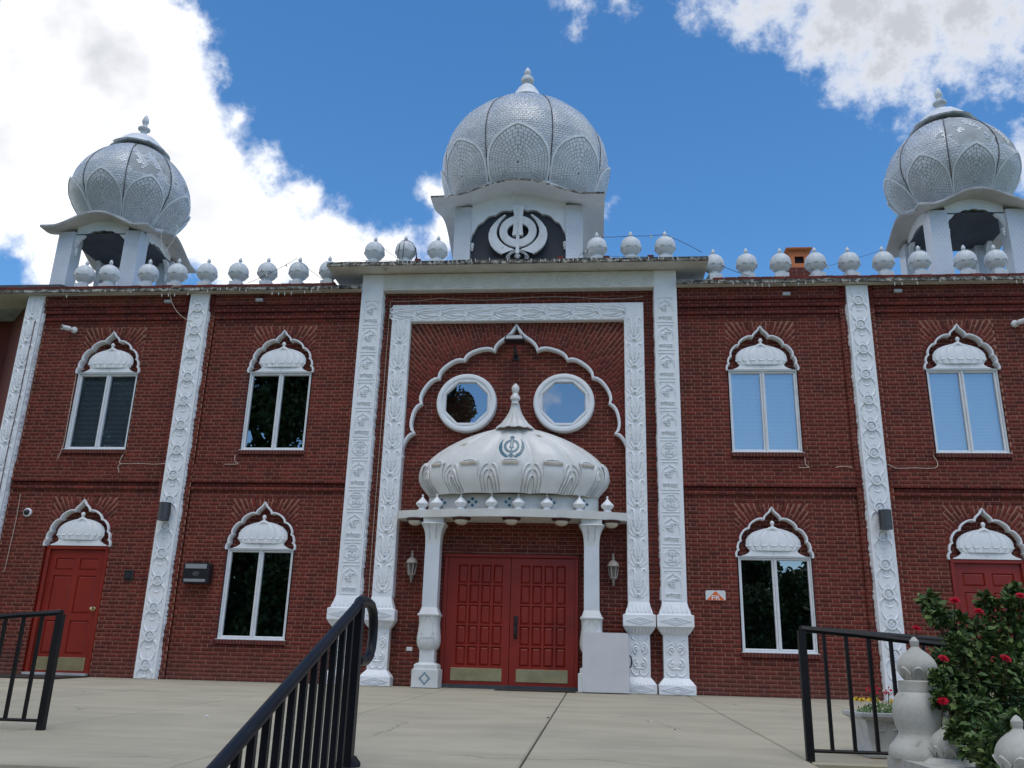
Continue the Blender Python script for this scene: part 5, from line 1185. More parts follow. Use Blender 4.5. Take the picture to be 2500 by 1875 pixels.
        for k in range(16):
            t = k / 16 * 4; i = int(t); f = t - i; cs = [(0, 1), (1, 0), (0, -1), (-1, 0)]; a, b = cs[i % 4], cs[(i + 1) % 4]; X = x + (a[0] + (b[0] - a[0]) * f) * .065; Zc = .115 + (a[1] + (b[1] - a[1]) * f) * .07
            if k % 1 == 0: d.box(X - .0085, X + .0085, yb - .180 * .95 - .0035, yb - .17, Zc - .0085, Zc + .0085)
        d.build('diamond_tiles', TEAL, C_)['kind'] = 'stuff'
    # round ceiling lamps below the slab
    for k, (x, y) in enumerate(((-1.335, -.235), (-.662, -.345), (.036, -.385), (.722, -.345), (1.405, -.215))):
        t = thing('ceiling_lamp', ['frosted bowl lamp under the canopy slab, at its far left end', 'frosted bowl lamp under the canopy slab, just right of the left column', 'frosted bowl lamp under the middle of the canopy slab', 'frosted bowl lamp under the canopy slab, just left of the right column', 'frosted bowl lamp under the canopy slab, at its far right end'][k], 'lamp', (x, y, 2.245), 0, 'bowl lamps under the canopy')
        m = MB(); m.lathe([(.05, .0), (.125, -.002), (.135, -.012), (.118, -.03), (.098, -.042), (.094, -.036)], 28); m.build('rim', RUSTB, t, 40)
        m = MB(); m.lathe([(.098, -.034), (.096, -.05), (.082, -.075), (.055, -.095), (.02, -.104), (0, -.105)], 28); m.build('bowl', LAMPG, t, 50)
        m = MB(); m.lathe([(.008, -.10), (.011, -.112), (0, -.122)], 8); m.build('knob', RUSTB, t)
    return T
CANTC = mat('column_stone', (.66, .675, .67), .4, (.58, .59, .57), 4, 5, .1, 60)
canopy()
# ================================================================ ROOF FINIALS
def finial_master():
    T = bpy.data.objects.new('ball_finial', None); COL.objects.link(T)
    m = MB(); m.box(-.098, .098, -.098, .098, 0, .125); m.build('plinth', FINIAL, T)
    m = MB(); m.lathe([(.088, .12), (.086, .135), (.078, .16), (.076, .18), (.085, .195)], 24); m.build('neck', FINIAL, T, 40)
    m = MB()
    prof = [(.080, .182), (.105, .195), (.128, .217), (.141, .243), (.147, .262), (.155, .275), (.158, .305), (.157, .335), (.150, .368), (.135, .402), (.112, .432), (.082, .455), (.045, .470), (.02, .475)]
    P = []
    for r, z in prof:
        row = []
        for k in range(64):
            a = 2 * pi * k / 64; l = abs(sin(4 * a)); q = 1 - (.05 if z > .265 else .02) * (1 - l) ** 2; row.append((r * q * cos(a), r * q * sin(a), z))
        P.append(row)
    m.grid(P, True); m.build('ball', FINIAL, T, 50)
    m = MB()
    for k in range(8):
        a0 = pi / 8 + k * pi / 4; row = []
        for i in range(9):
            t = i / 8; a = a0 + (t - .5) * .52; u = 1 - (2 * t - 1) ** 2; z = .258 + .020 * u; r = .1495 + .007 * u
            row.append([(r * cos(a) * .97, r * sin(a) * .97, z + .014), ((r + .010) * cos(a), (r + .010) * sin(a), z + .006), ((r + .006) * cos(a), (r + .006) * sin(a), z - .006), (r * .90 * cos(a), r * .90 * sin(a), z - .012)])
        m.grid(row)
    m.build('petal_hem', FINIAL, T, 40)
    m = MB(); m.lathe([(.045, .462), (.04, .474), (.018, .48), (.017, .492), (.028, .502), (.031, .52), (.025, .545), (.012, .568), (0, .580)], 16); m.build('bud', FINIAL, T, 40)
    return T
FM = finial_master(); first = True
FX = []
ORD = ['first', 'second', 'third', 'fourth', 'fifth', 'sixth', 'seventh', 'eighth', 'ninth']
lx = [-7.12, -6.685, -6.022, -5.532, -5.032, -4.515, -4.025, -3.52, -3.01]
for i, x in enumerate(lx): FX.append((x, 0.02, 5.893, 'white ball finial on the left wing parapet, %s from the left turret side' % ORD[i], 'ball finials on the left wing', RNG.uniform(-.3, .3)))
cxs = [-2.255, -1.757, -1.255, 1.228, 1.742, 2.256]
cl = ['ball finial on the portal roof, leftmost and tied to a bare string light', 'ball finial on the portal roof draped with a tangle of black wires', 'ball finial on the portal roof, just left of the large dome', 'ball finial on the portal roof, just right of the large dome', 'ball finial on the portal roof, middle one right of the large dome', 'ball finial on the portal roof, rightmost one']
for x, l in zip(cxs, cl): FX.append((x, -.17, 6.128, l, 'ball finials on the portal roof', RNG.uniform(-.3, .3)))
rx = [3.0, 3.49, 3.992, 4.515, 5.01, 5.505, 6.015, 6.68, 7.12]
for i, x in enumerate(rx): FX.append((x, 0.02, 5.903, 'white ball finial on the right wing parapet, %s from the portal' % ORD[i], 'ball finials on the right wing', RNG.uniform(-.3, .3)))
for (x, y, z, lab, grp, rz_) in FX:
    o = FM if first else dup(FM); first = False
    o.location = (x, y, z); o.rotation_euler = (RNG.uniform(-.02, .02), RNG.uniform(-.02, .02), rz_); tag(o, lab, 'finial', grp)

# ================================================================ SMALL FIXTURES ON THE WALL
def lantern(x, lab):
    t = thing('wall_lantern', lab, 'lantern', (x, TY, 1.58), 0, 'lanterns beside the doors')
    m = MB(); m.lathe([(0, 0), (.045, .0), (.045, .012), (0, .014)], 16); m.v = [(a, -c, b - .02) for a, b, c in m.v]; m.build('backplate', LAMPB, t, 40)
    m = MB(); m.tube([(0, 0, -.10), (0, -.05, -.15), (0, -.10, -.175), (0, -.115, -.15), (0, -.115, -.12)], [.018, .016, .014, .016, .02], 10); m.tube([(0, 0, -.06), (0, -.03, -.13), (0, -.08, -.19), (0, -.10, -.185)], .012, 8); m.build('bracket', LAMPB, t, 50)
    m = MB(); m.lathe([(.03, -.12), (.045, -.10), (.05, -.095), (.046, -.085)], 18, (0, -.115, 0)); m.build('cup', LAMPB, t, 40)
    m = MB(); m.lathe([(.040, -.088), (.056, -.02), (.064, .06)], 6, (0, -.115, 0)); m.build('glass', mat('seeded_glass', (.10, .085, .075), .15, (.16, .14, .12), 30), t)
    m = MB()
    for k in range(6):
        a = 2 * pi * k / 6; m.tube([(.043 * cos(a), -.115 + .043 * sin(a), -.088), (.058 * cos(a), -.115 + .058 * sin(a), -.02), (.067 * cos(a), -.115 + .067 * sin(a), .062)], .008, 6)
    m.build('cage', LAMPB, t)
    m = MB(); m.lathe([(.078, .058), (.084, .064), (.080, .08), (.062, .115), (.035, .14), (.018, .15), (.016, .165), (.024, .178), (.02, .192), (.009, .20), (.013, .215), (.008, .235), (0, .245)], 20, (0, -.115, 0)); m.build('hood', LAMPB, t, 40)
lantern(-1.385, 'weathered lantern on the brick left of the double doors'); lantern(1.432, 'weathered lantern on the brick right of the double doors')
for x, lab in ((-5.03, 'charcoal cylinder wall light on the left rosette pilaster'), (5.06, 'charcoal cylinder wall light on the right rosette pilaster')):
    t = thing('wall_light', lab, 'wall light', (x, -.12, 2.30), 0, 'cylinder lights on the pilasters')
    m = MB(); m.box(-.04, .04, -.05, 0, -.05, .05); m.build('mount', GREYM, t)
    m = MB(); m.lathe([(.075, -.128), (.082, -.128), (.082, .128), (.075, .128)], 32, (0, -.115, 0)); m.build('housing', GREYM, t, 40)
    m = MB(); m.lathe([(0, -.122), (.074, -.122), (.074, -.118), (0, -.118)], 24, (0, -.115, 0)); m.build('lens', LAMPG, t)
# floodlight
t = thing('floodlight', 'black flood lamp under the tip of the portal arch', 'flood lamp', (.0, 0, 4.74))
m = MB(); m.lathe([(0, 0), (.05, 0), (.05, .03), (0, .032)], 18); m.v = [(a, TY - c, b) for a, b, c in m.v]; m.tube([(0, TY - .02, 0), (0, -.10, .03), (0, -.16, .10)], .022, 10); m.ball((0, -.1, .03), .034); m.build('arm', BLACK, t, 40)
m = MB(); m.prism([(-.145, .17), (.145, .17), (.13, .235), (-.13, .235)], -.30, -.10); m.box(-.15, .15, -.31, -.09, .155, .172); m.v = [(a, b, c) for a, b, c in m.v]; m.build('housing', BLACK, t)
m = MB(); m.add([(-.125, -.311, .172), (.125, -.311, .172), (.115, -.303, .225), (-.115, -.303, .225)], [(0, 1, 2, 3)]); m.build('lens', mat('lamp_lens', (.42, .43, .44), .25), t)
for k in range(7):
    m = MB(); m.box(-.12 + k * .038, -.112 + k * .038, -.26, -.11, .235, .262); m.build('cooling_fin', BLACK, t)
def bullet(x, z, s, lab):
    t = thing('security_camera', lab, 'camera', (x, 0, z))
    m = MB(); m.lathe([(0, 0), (.05, 0), (.052, .03), (.035, .05), (0, .055)], 18); m.v = [(a, -c, b) for a, b, c in m.v]; m.build('base', WHITEC, t, 40)
    d = Vector((s * .55, -.75, -.08)).normalized(); p = Vector((0, -.05, 0)); m = MB(); m.tube([p, p + d * .05, p + d * .051, p + d * .17, p + d * .175], [.02, .02, .038, .038, .042], 16); m.build('barrel', WHITEC, t, 40)
    m = MB(); m.tube([p + d * .176, p + d * .179], .03, 14); m.build('lens', BLACK, t)
bullet(-7.09, 5.225, -.9, 'white bullet camera high beside the far left upper window'); bullet(7.22, 5.19, .9, 'white bullet camera at the right edge beside the upper window')
t = thing('dome_camera', 'white dome camera on the brick left of the left red door', 'camera', (-7.27, 0, 2.30))
m = MB(); m.lathe([(0, 0), (.062, 0), (.065, .03), (.055, .04), (.05, .041)], 22); m.v = [(a, -c, b) for a, b, c in m.v]; m.build('housing', WHITEC, t, 40)
m = MB(); m.ball((0, -.04, 0), .045, 14, 8); m.build('bubble', BLACK, t, 50)
# mailbox
t = thing('mailbox', 'black wall mailbox with two steel bands between pilaster and window', 'mailbox', (-4.475, 0, 1.447))
m = MB(); m.prism([(-.19, -.145), (.19, -.145), (.19, .12), (.17, .145), (-.17, .145), (-.19, .12)], -.14, 0); m.build('body', BLACK, t)
m = MB(); m.box(-.165, .15, -.147, -.13, .06, .125); m.build('flap', SILVER, t); m = MB(); m.box(-.165, .15, -.147, -.13, -.125, -.085); m.build('band', SILVER, t)
m = MB(); m.lathe([(.0, 0), (.05, .0), (.05, .006), (.04, .008), (0, .008)], 20); m.v = [(a, -.14 - c, b * .65 - .015) for a, b, c in m.v]; m.build('emblem', GREYM, t)
t = thing('keypad', 'small black keypad right of the left red door', 'keypad', (-5.54, 0, 1.41))
m = MB(); m.bbox(-.068, .068, -.03, 0, -.072, .072, .012); m.build('body', BLACK, t); m = MB()
for i in range(3):
    for j in range(3): m.box(-.03 + i * .022, -.016 + i * .022, -.034, -.029, -.03 + j * .022, -.016 + j * .022)
m.build('keys', GREYM, t)
t = thing('fire_sign', 'small white and orange FR sign on the right brick wall', 'sign', (2.806, -.004, 1.283))
def rrect(w, h, r): return [(sx * (w - r) + r * cos(a), sz * (h - r) + r * sin(a)) for sx, sz, a0 in ((1, 1, 0), (-1, 1, pi / 2), (-1, -1, pi), (1, -1, 1.5 * pi)) for a in [a0 + pi / 2 * k / 5 for k in range(6)]]
m = MB(); m.prism(rrect(.133, .066, .02), -.006, .003); m.build('plate', SIGNW, t)
m = MB(); m.prism([(-.122, -.064), (.122, -.064), (0, .060)], -.0085, -.005); m.build('triangle', SIGNO, t)
m = MB(); put_text(m, 'FR', .09, .004, -.030, -.0085, .002, .002, w=.116, h=.062); m.build('lettering', SIGNW, t)
o = MB().bbox(-.042, .042, -.014, 0, -.026, .026, .006).build('outlet_cover', WHITEC); o.location = (-1.372, TY, .487); tag(o, 'small white outlet cover low beside the left canopy column', 'outlet')
for k, (x, z) in enumerate(((-5.555, 5.665), (-4.06, 5.67), (4.02, 5.665), (5.62, 5.69))):
    o = MB().bbox(-.055, .055, -.05, 0, -.025, .025, .006).build('junction_box', mat('grey_box', (.42, .43, .44), .6)); o.location = (x, -.075, z); tag(o, ['grey box under the eave, left of the left rosette pilaster', 'grey box under the eave, right of the left rosette pilaster', 'grey box under the eave, left of the right rosette pilaster', 'grey box under the eave, right of the right rosette pilaster'][k], 'box', 'boxes under the eaves')
# folding table leaning by the door
t = thing('folding_table', 'pale grey folding table stood on end against the right canopy column', 'table', (1.318, -.36, 0))
m = MB(); pts = rrect(.302, .372, .035); m.prism([(x, z + .378) for x, z in pts], -.02, .02); m.v = [(x, y + .06 * z, z) for x, y, z in m.v]; m.build('table_top', TABLE, t)
m = MB(); m.prism([(x * .93, z * .94 + .378) for x, z in pts], .02, .04); m.v = [(x, y + .06 * z, z) for x, y, z in m.v]; m.build('underside', GREYM, t)
m = MB(); m.tube([(.30, .03, .47), (.325, .03, .46), (.335, .03, .40), (.325, .03, .33), (.30, .03, .32)], .010, 8); m.build('handle', BLACK, t, 40)
# mats
o = MB().add([(-.13, -.36, 0), (.93, -.36, 0), (.85, -.02, 0), (-.02, -.02, 0), (-.13, -.36, .012), (.93, -.36, .012), (.85, -.02, .012), (-.02, -.02, .012)], [(0, 1, 2, 3), (4, 5, 6, 7), (0, 1, 5, 4), (1, 2, 6, 5), (2, 3, 7, 6), (3, 0, 4, 7)]).build('door_mat', MATM); o.location = (.0, -.02, .0); o.rotation_euler = (radians(1.4), 0, 0); tag(o, 'dark brown mat in front of the double doors', 'mat', 'mats')
o = MB().add([(-.75, -.95, 0), (.62, -.95, 0), (.62, -.1, 0), (-.75, -.1, 0), (-.75, -.95, .014), (.62, -.95, .014), (.62, -.1, .014), (-.75, -.1, .014)], [(0, 1, 2, 3), (4, 5, 6, 7), (0, 1, 5, 4), (1, 2, 6, 5), (2, 3, 7, 6), (3, 0, 4, 7)]).build('door_mat', MATM); o.location = (-6.45, 0, .004); o.rotation_euler = (radians(1.4), 0, 0); tag(o, 'dark mat in front of the left red door', 'mat', 'mats')
# chimney
t = thing('chimney', 'orange terracotta chimney on dark brick between right wing finials', 'chimney', (4.39, .62, 5.9))
for k in range(8):
    for j in range(3):
        m = MB(); m.bbox(-.17 + j * .115, -.062 + j * .115, -.17, .17, .0 + k * .058, .05 + k * .058, .004); m.build('brick', BRICKS2, t)
m = MB(); m.box(-.165, .165, -.165, .165, 0, .465); m.build('core', MORTAR, t)
m = MB(); h = .15
for (a, b, c, d) in ((-h, -.07, .465, .75), (.07, h, .465, .75), (-.07, .07, .465, .535), (-.07, .07, .655, .75)): m.box(a, b, -h, -h + .03, c, d)
m.box(-h, -h + .03, -h + .03, h, .465, .75); m.box(h - .03, h, -h + .03, h, .465, .75); m.box(-h + .03, h - .03, h - .03, h, .465, .75); m.build('pot', ORANGE, t)
m = MB(); m.loft([[(-q, -q, z), (q, -q, z), (q, q, z), (-q, q, z)] for q, z in ((.165, .745), (.2, .765), (.205, .785), (.12, .825), (.09, .845))]); m.build('lid', ORANGE, t)
m = MB(); m.box(-.12, .12, -.1, .12, .47, .74); m.build('flue', DARK, t)

# ================================================================ STRING LIGHTS AND CABLES
def sag(a, b, d, n=14): a, b = Vector(a), Vector(b); return [tuple(a + (b - a) * (i / n) - Vector((0, 0, d * 4 * (i / n) * (1 - i / n)))) for i in range(n + 1)]
def string(name, label, pts, bulbs, r=.0045, m1=DCABLE, br=.014, group='string lights'):
    t = thing(name, label, 'string light', (0, 0, 0), 0, group); m = MB(); m.tube(pts, r, 5); m.build('wire', m1, t)
    if bulbs:
        q = MB(); P = [Vector(p) for p in pts]
        for i, p in enumerate(P):
            if i % bulbs == 0 and RNG.random() < .42:
                d = RNG.uniform(-.3, .3); q.lathe([(0, -.045), (br * .7, -.035), (br, -.018), (br * .7, 0), (br * .4, .012)], 8, (p.x + d * .02, p.y - .01, p.z - .008))
        q.build('bulbs', BULB, t, 40)['kind'] = 'stuff'
def eave_run(x0, x1, y, z, amp, seed):
    r = random.Random(seed); out = []; x = x0; ph = r.uniform(0, 6)
    while x < x1: out.append((x, y, z - amp * abs(sin(x * 1.7 + ph)) ** 1.5 - r.uniform(0, .006))); x += .035
    return out
string('string_light', 'white bulbs on a wire looping under the left wing eave', eave_run(-7.9, -2.6, -.245, 5.83, .10, 3), 3, .003, DCABLE, .0085)
string('string_light', 'white bulbs on a wire looping under the right wing eave', eave_run(2.6, 7.6, -.235, 5.84, .075, 4), 3, .003, DCABLE, .0085)
string('string_light', 'bulbs on a wire along the portal roof edge', eave_run(-2.7, 2.6, -.465, 6.15, .03, 5), 2, .003, DCABLE, .0085)
a = [(-2.255, -.17, 6.66), (-1.757, -.17, 6.62)]
string('string_light', 'wire strung from the leftmost portal finial down to its neighbour', sag((-2.22, -.20, 6.60), (-1.80, -.30, 6.24), .03), 5)
string('string_light', 'wire with bulbs strung high across the three portal finials right of the dome', sag((.95, -.2, 6.30), (1.228, -.17, 6.62), .03, 8) + sag((1.228, -.17, 6.63), (1.742, -.17, 6.635), .012, 10)[1:] + sag((1.742, -.17, 6.635), (2.256, -.17, 6.65), .014, 10)[1:] + sag((2.256, -.17, 6.65), (2.8, -.2, 6.32), -.015, 10)[1:], 3)
string('string_light', 'wire drooping across the first right wing finial', sag((2.88, -.05, 6.30), (3.5, -.1, 5.97), .03, 10), 4)
string('string_light', 'wire rising across the right wing towards the turret', sag((4.2, -.05, 6.03), (5.5, -.03, 6.40), .03, 14), 5, .003)
string('string_light', 'wire hung between the last two finials of the left wing', sag((-4.3, -.08, 5.97), (-3.52, -.12, 6.37), .02, 10) + sag((-3.52, -.12, 6.37), (-3.05, -.12, 6.0), .02, 10)[1:], 4)
t = thing('wire_tangle', 'tangle of black wires over one portal finial', 'wire', (-1.757, -.17, 6.128)); m = MB()
for k in range(11):
    a = RNG.uniform(0, 2 * pi); pts = [(.03 * cos(a), .03 * sin(a), .48), (.10 * cos(a), .10 * sin(a), .45), (.158 * cos(a), .158 * sin(a), .36), (.175 * cos(a), .175 * sin(a), .26), ((.18 + RNG.uniform(-.02, .04)) * cos(a), .18 * sin(a), .15), ((.19 + RNG.uniform(-.03, .06)) * cos(a), .19 * sin(a), .05)]; m.tube(pts, .006, 5)
for k in range(3): m.tube([(.05 * cos(q) * (1 + k * .3), .05 * sin(q) * (1 + k * .3), .468 - k * .006) for q in np.linspace(0, 6.2, 16)], .009, 6)
m.build('wires', BLACK, t)
def smooth_path(pts, n=6):
    P = [Vector(p) for p in pts]; P = [P[0] * 2 - P[1]] + P + [P[-1] * 2 - P[-2]]; out = []
    for a, b, c, d in zip(P, P[1:], P[2:], P[3:]):
        for i in range(n):
            t = i / n; out.append(tuple(.5 * ((2 * b) + (c - a) * t + (2 * a - 5 * b + 4 * c - d) * t * t + (3 * b - a - 3 * c + d) * t ** 3)))
    return out + [tuple(P[-2])]
def cable(label, pts, r=.007, mt=CABLE):
    r *= .7; pts = smooth_path(pts) if len(pts) < 12 else pts; o = MB().tube(pts, r, 6).build('cable', mt, None, 50); tag(o, label, 'cable', 'loose cables on the facade')
cable('beige cable dangling off the eave by the left rosette pilaster', [(-5.30, -.25, 5.86), (-5.42, -.26, 5.85), (-5.47, -.25, 5.78), (-5.44, -.2, 5.62), (-5.36, -.16, 5.48), (-5.25, -.135, 5.38), (-5.15, -.13, 5.33), (-5.10, -.125, 5.32)])
cable('beige cable on the ledge from the far left upper window to the pilaster', [(-5.92, -.02, 3.22), (-5.95, -.03, 3.10), (-5.93, -.05, 3.05), (-5.80, -.05, 3.045), (-5.6, -.05, 3.05), (-5.4, -.05, 3.04), (-5.2, -.07, 3.05)])
cable('short beige cable tail below the far left upper window', [(-5.90, -.055, 3.05), (-5.95, -.06, 3.0), (-5.93, -.06, 2.94), (-5.92, -.06, 2.90)])
cable('beige cable tail under the left inner upper window', [(-4.16, -.04, 3.19), (-4.15, -.05, 3.10), (-4.10, -.055, 3.05), (-4.3, -.055, 3.045)])
cable('beige cable on the ledge under the right inner upper window', [(4.12, -.03, 3.19), (4.12, -.05, 3.09), (4.16, -.055, 3.05), (4.02, -.055, 3.045)])
cable('beige cable on the ledge left of the right rosette pilaster', [(4.52, -.055, 3.05), (4.62, -.06, 3.065), (4.75, -.06, 3.05)])
cable('beige cable on the ledge right of the right rosette pilaster', [(5.22, -.06, 3.10), (5.27, -.055, 3.08), (5.34, -.055, 3.045), (5.6, -.055, 3.05), (5.75, -.055, 3.045), (5.87, -.05, 3.06), (5.90, -.03, 3.14), (5.86, -.02, 3.24)])
cable('beige cord running down the brick left of the left red door', [(-7.44, -.02, 2.58), (-7.43, -.02, 2.2), (-7.44, -.02, 1.8), (-7.45, -.02, 1.5), (-7.47, -.02, 1.42)], .006)
cable('dark red cord running down the corner pilaster at the left edge', [(-7.70, -.135, 5.35), (-7.70, -.135, 4.2), (-7.71, -.135, 3.2), (-7.70, -.135, 2.2), (-7.70, -.135, 1.0)], .008, mat('red_cord', (.10, .02, .02), .6))
cable('thin beige cable drooping along the brick above the white portal frame', sag((-1.98, -.02, 5.66), (-1.2, -.02, 5.70), .02, 8) + sag((-1.2, -.02, 5.70), (-.05, -.02, 5.68), .03, 10)[1:] + sag((-.05, -.02, 5.68), (1.0, -.02, 5.68), -.02, 10)[1:] + sag((1.0, -.02, 5.68), (1.93, -.02, 5.69), .03, 10)[1:], .005)
cable('thin cable down the brick jamb left of the portal frame', [(-1.98, -.012, 5.65), (-1.985, -.012, 4.5), (-1.98, -.012, 3.2), (-1.985, -.012, 2.0), (-1.98, -.012, 1.1)], .006)
cable('thin dark cable down the brick jamb right of the portal frame', [(1.99, -.012, 5.65), (1.985, -.012, 4.5), (1.99, -.012, 3.2), (1.985, -.012, 2.0), (1.99, -.012, 1.1)], .007, DCABLE)
cable('beige cable down the left side of the far left upper window', [(-6.92, -.012, 4.5), (-6.915, -.012, 4.0), (-6.91, -.012, 3.4), (-6.92, -.03, 3.25), (-6.95, -.04, 3.10)], .006)
cable('red cord around the door frame of the double doors', [(-.95, .02, .5), (-.955, .02, 1.2), (-.95, .02, 1.79), (-.5, .02, 1.805), (0, .02, 1.80), (.5, .02, 1.805), (.9, .02, 1.79), (.965, .02, 1.70), (.97, .02, 1.1), (.965, .02, .5)], .007, mat('red_cord', (.1, .02, .02), .6))
cable('thin red cord beside the right lower window', [(4.115, -.01, 1.85), (4.112, -.01, 1.2), (4.12, -.01, .6), (4.16, -.02, .48)], .006, mat('red_cord', (.1, .02, .02), .6))
cable('thin red cord beside the left lower window', [(-4.12, -.01, 1.85), (-4.115, -.01, 1.2), (-4.12, -.01, .62), (-4.18, -.02, .46)], .006, mat('red_cord', (.1, .02, .02), .6))
cable('white wire hanging from the left turret eave', [(-5.98, .12, 7.15), (-5.96, .10, 6.9), (-5.9, .1, 6.7), (-5.88, .1, 6.62), (-5.78, .15, 6.85), (-5.75, .2, 7.1), (-5.85, .3, 7.25)], .003, WHITEC)

# ================================================================ TERRACE, STEPS, LAWN
SL = .025
terr = bpy.data.objects.new('terrace', None); COL.objects.link(terr); terr['kind'] = 'structure'
def slab(x0, x1, y0, y1):
    g = .006; m = MB(); a, b, c, d = x0 + g, x1 - g, y0 + g, y1 - g; e = .008
    v = [(a, c, SL * c - .3), (b, c, SL * c - .3), (b, d, SL * d - .3), (a, d, SL * d - .3), (a, c, SL * c - e), (b, c, SL * c - e), (b, d, SL * d - e), (a, d, SL * d - e), (a + e, c + e, SL * c), (b - e, c + e, SL * c), (b - e, d - e, SL * d), (a + e, d - e, SL * d)]
    m.add(v, [(0, 1, 5, 4), (1, 2, 6, 5), (2, 3, 7, 6), (3, 0, 4, 7), (4, 5, 9, 8), (5, 6, 10, 9), (6, 7, 11, 10), (7, 4, 8, 11), (8, 9, 10, 11)]); m.build('slab', CONC, terr)
jx = [-11, -7.0, -5.4, -3.88, -2.36, -.765, .81, 2.368, 3.9, 5.4, 7.0, 11]
for a, b in zip(jx, jx[1:]):
    mid = (a + b) / 2; slab(a, b, -8.22 if abs(mid) < 2.4 else -7.06, .06)
m = MB(); m.box(-11, 11, -7.0, 0, -.6, -.25); m.box(-2.36, 2.368, -8.15, -7.0, -.6, -.3); o = m.build('terrace_bed', mat('dark_joint', (.05, .048, .042), .95), terr)
st = bpy.data.objects.new('stairs', None); COL.objects.link(st); st['kind'] = 'structure'
for k in range(7):
    m = MB(); z = -.2 - .12 * (k + 1); y = -8.225 - .31 * k; m.bbox(-2.36, 2.36, y - .335, y + .05, z - .25, z, .01); m.build('step', STEP, st)
m = MB(); m.box(2.53, 2.86, -10.6, -7.86, -1.1, -.064); m.build('cheek_wall', STONE, st); m = MB(); m.box(-2.86, -2.45, -10.6, -7.86, -1.1, -.064); m.build('cheek_wall', STONE, st)
m = MB(); m.box(2.375, 11, -7.9, -7.075, -1.1, -.36); m.box(-11, -2.365, -7.9, -7.075, -1.1, -.36); m.build('flower_bed', MATM, st)
g = MB(); g.add([(-900, -900, -1.06), (900, -900, -1.06), (900, 900, -1.06), (-900, 900, -1.06)], [(0, 1, 2, 3)]); o = g.build('ground', GRASS); o['kind'] = 'structure'
pth = MB(); pth.box(-3.2, 3.2, -22, -9.9, -1.2, -1.05); o = pth.build('path', CONC); o['kind'] = 'structure'
# crumbs and a leaf on the terrace
def crumb(x, y, r, mt, lab):
    m = MB(); m.ball((0, 0, r * .4), r, 7, 4, (1.3, .9, .5)); o = m.build('litter', mt); o.location = (x, y, SL * y); o.rotation_euler = (0, 0, RNG.uniform(0, 3)); tag(o, lab, 'litter')
crumb(-1.748, -5.526, 0.012, WHITEC, 'white scrap on the terrace left of the handrail')
crumb(0.791, -4.572, 0.012, BARK, 'dark leaf scrap on the terrace in front of the doors')
crumb(1.639, -4.643, 0.009, WHITEC, 'pale scrap on the terrace right of the doors')
crumb(1.776, -5.292, 0.008, BARK, 'dark crumb on the terrace near the right joint')

# ================================================================ RAILINGS
def railing(s, x, y, lab):
    t = thing('railing', lab, 'railing', (x, y, SL * y), 0, 'terrace railings')
    H_ = .70; w = .021
    m = MB(); m.box(-w, w, -w, w, 0, H_); m.build('post', RAILP, t)
    drop = .06
    m = MB(); m.tube([(0, 0, H_ + .008), (s * .3, 0, H_ - .015), (s * .75, 0, H_ - drop), (s * 1.5, 0, H_ - drop * 2)], .019, 6); m.build('top_rail', RAILP, t)
    m = MB(); m.tube([(0, 0, .055), (s * 1.5, 0, .055)], .011, 6); m.build('bottom_rail', RAILP, t)
    for k in range(1, 12):
        zt = H_ - drop * (k * .1235) / .75; m = MB(); m.box(s * k * .1235 - .0095, s * k * .1235 + .0095, -.0095, .0095, .055, zt); m.build('baluster', RAILP, t)
    m = MB(); m.tube([(0, 0, H_ + .012), (s * .55, .42, H_ + .006), (s * 1.3, 1.0, H_)], .018, 6); m.build('top_rail', RAILP, t)
    for k in range(7, 11): m = MB(); q = k / 10; m.box(s * 1.3 * q - .009, s * 1.3 * q + .009, q - .009, q + .009, .055, H_ + .005); m.build('baluster', RAILP, t)
railing(-1, -2.25, -6.83, 'black iron railing with chipped paint at the left edge of the terrace'); railing(1, 2.375, -6.99, 'black iron railing with chipped paint beside the planter on the right')
t = thing('stair_handrail', 'dark tubular stair handrail with looped end in the foreground', 'handrail', (0, 0, 0))
slp = .3892; Yt, Zt = -7.90, .570
m = MB(); zl = lambda y: Zt + (y - Yt) * slp
loop = [(0, -10.9, zl(-10.9)), (0, -9.5, zl(-9.5)), (0, -8.4, zl(-8.4)), (0, Yt - .05, zl(Yt - .05)), (0, Yt - .02, Zt + .003), (0, Yt + .02, Zt + .012), (0, -7.77, Zt + .014), (0, -7.68, Zt + .002), (0, -7.62, Zt - .035), (0, -7.595, Zt - .09), (0, -7.592, Zt - .16), (0, -7.605, Zt - .215), (0, -7.64, Zt - .258), (0, -7.70, Zt - .278), (0, -7.80, Zt - .282), (0, -7.86, Zt - .282)]
P = [Vector(p) for p in loop]; m.tube(loop, .0255, 16); m.build('rail_tube', HANDR, t, 50)
m = MB(); m.box(-.028, .028, -7.96, -7.904, -.60, Zt - .01); m.build('post', HANDR, t)
m = MB(); m.lathe([(.06, 0), (.06, .03), (.035, .06)], 16, (0, -7.90, -.21)); m.build('base_collar', HANDR, t, 40)
y = -8.05
while y > -10.8:
    m = MB(); m.box(-.0135, .0135, y - .0135, y + .0135, zl(y) - .80, zl(y) - .01); m.build('baluster', HANDR, t); y -= .1285
m = MB(); m.tube([(0, -7.93, zl(-7.93) - .79), (0, -10.9, zl(-10.9) - .79)], .018, 8); m.build('lower_rail', HANDR, t)
m = MB(); m.box(-.028, .028, -10.93, -10.88, zl(-10.9) - 1.0, zl(-10.9)); m.build('post', HANDR, t)

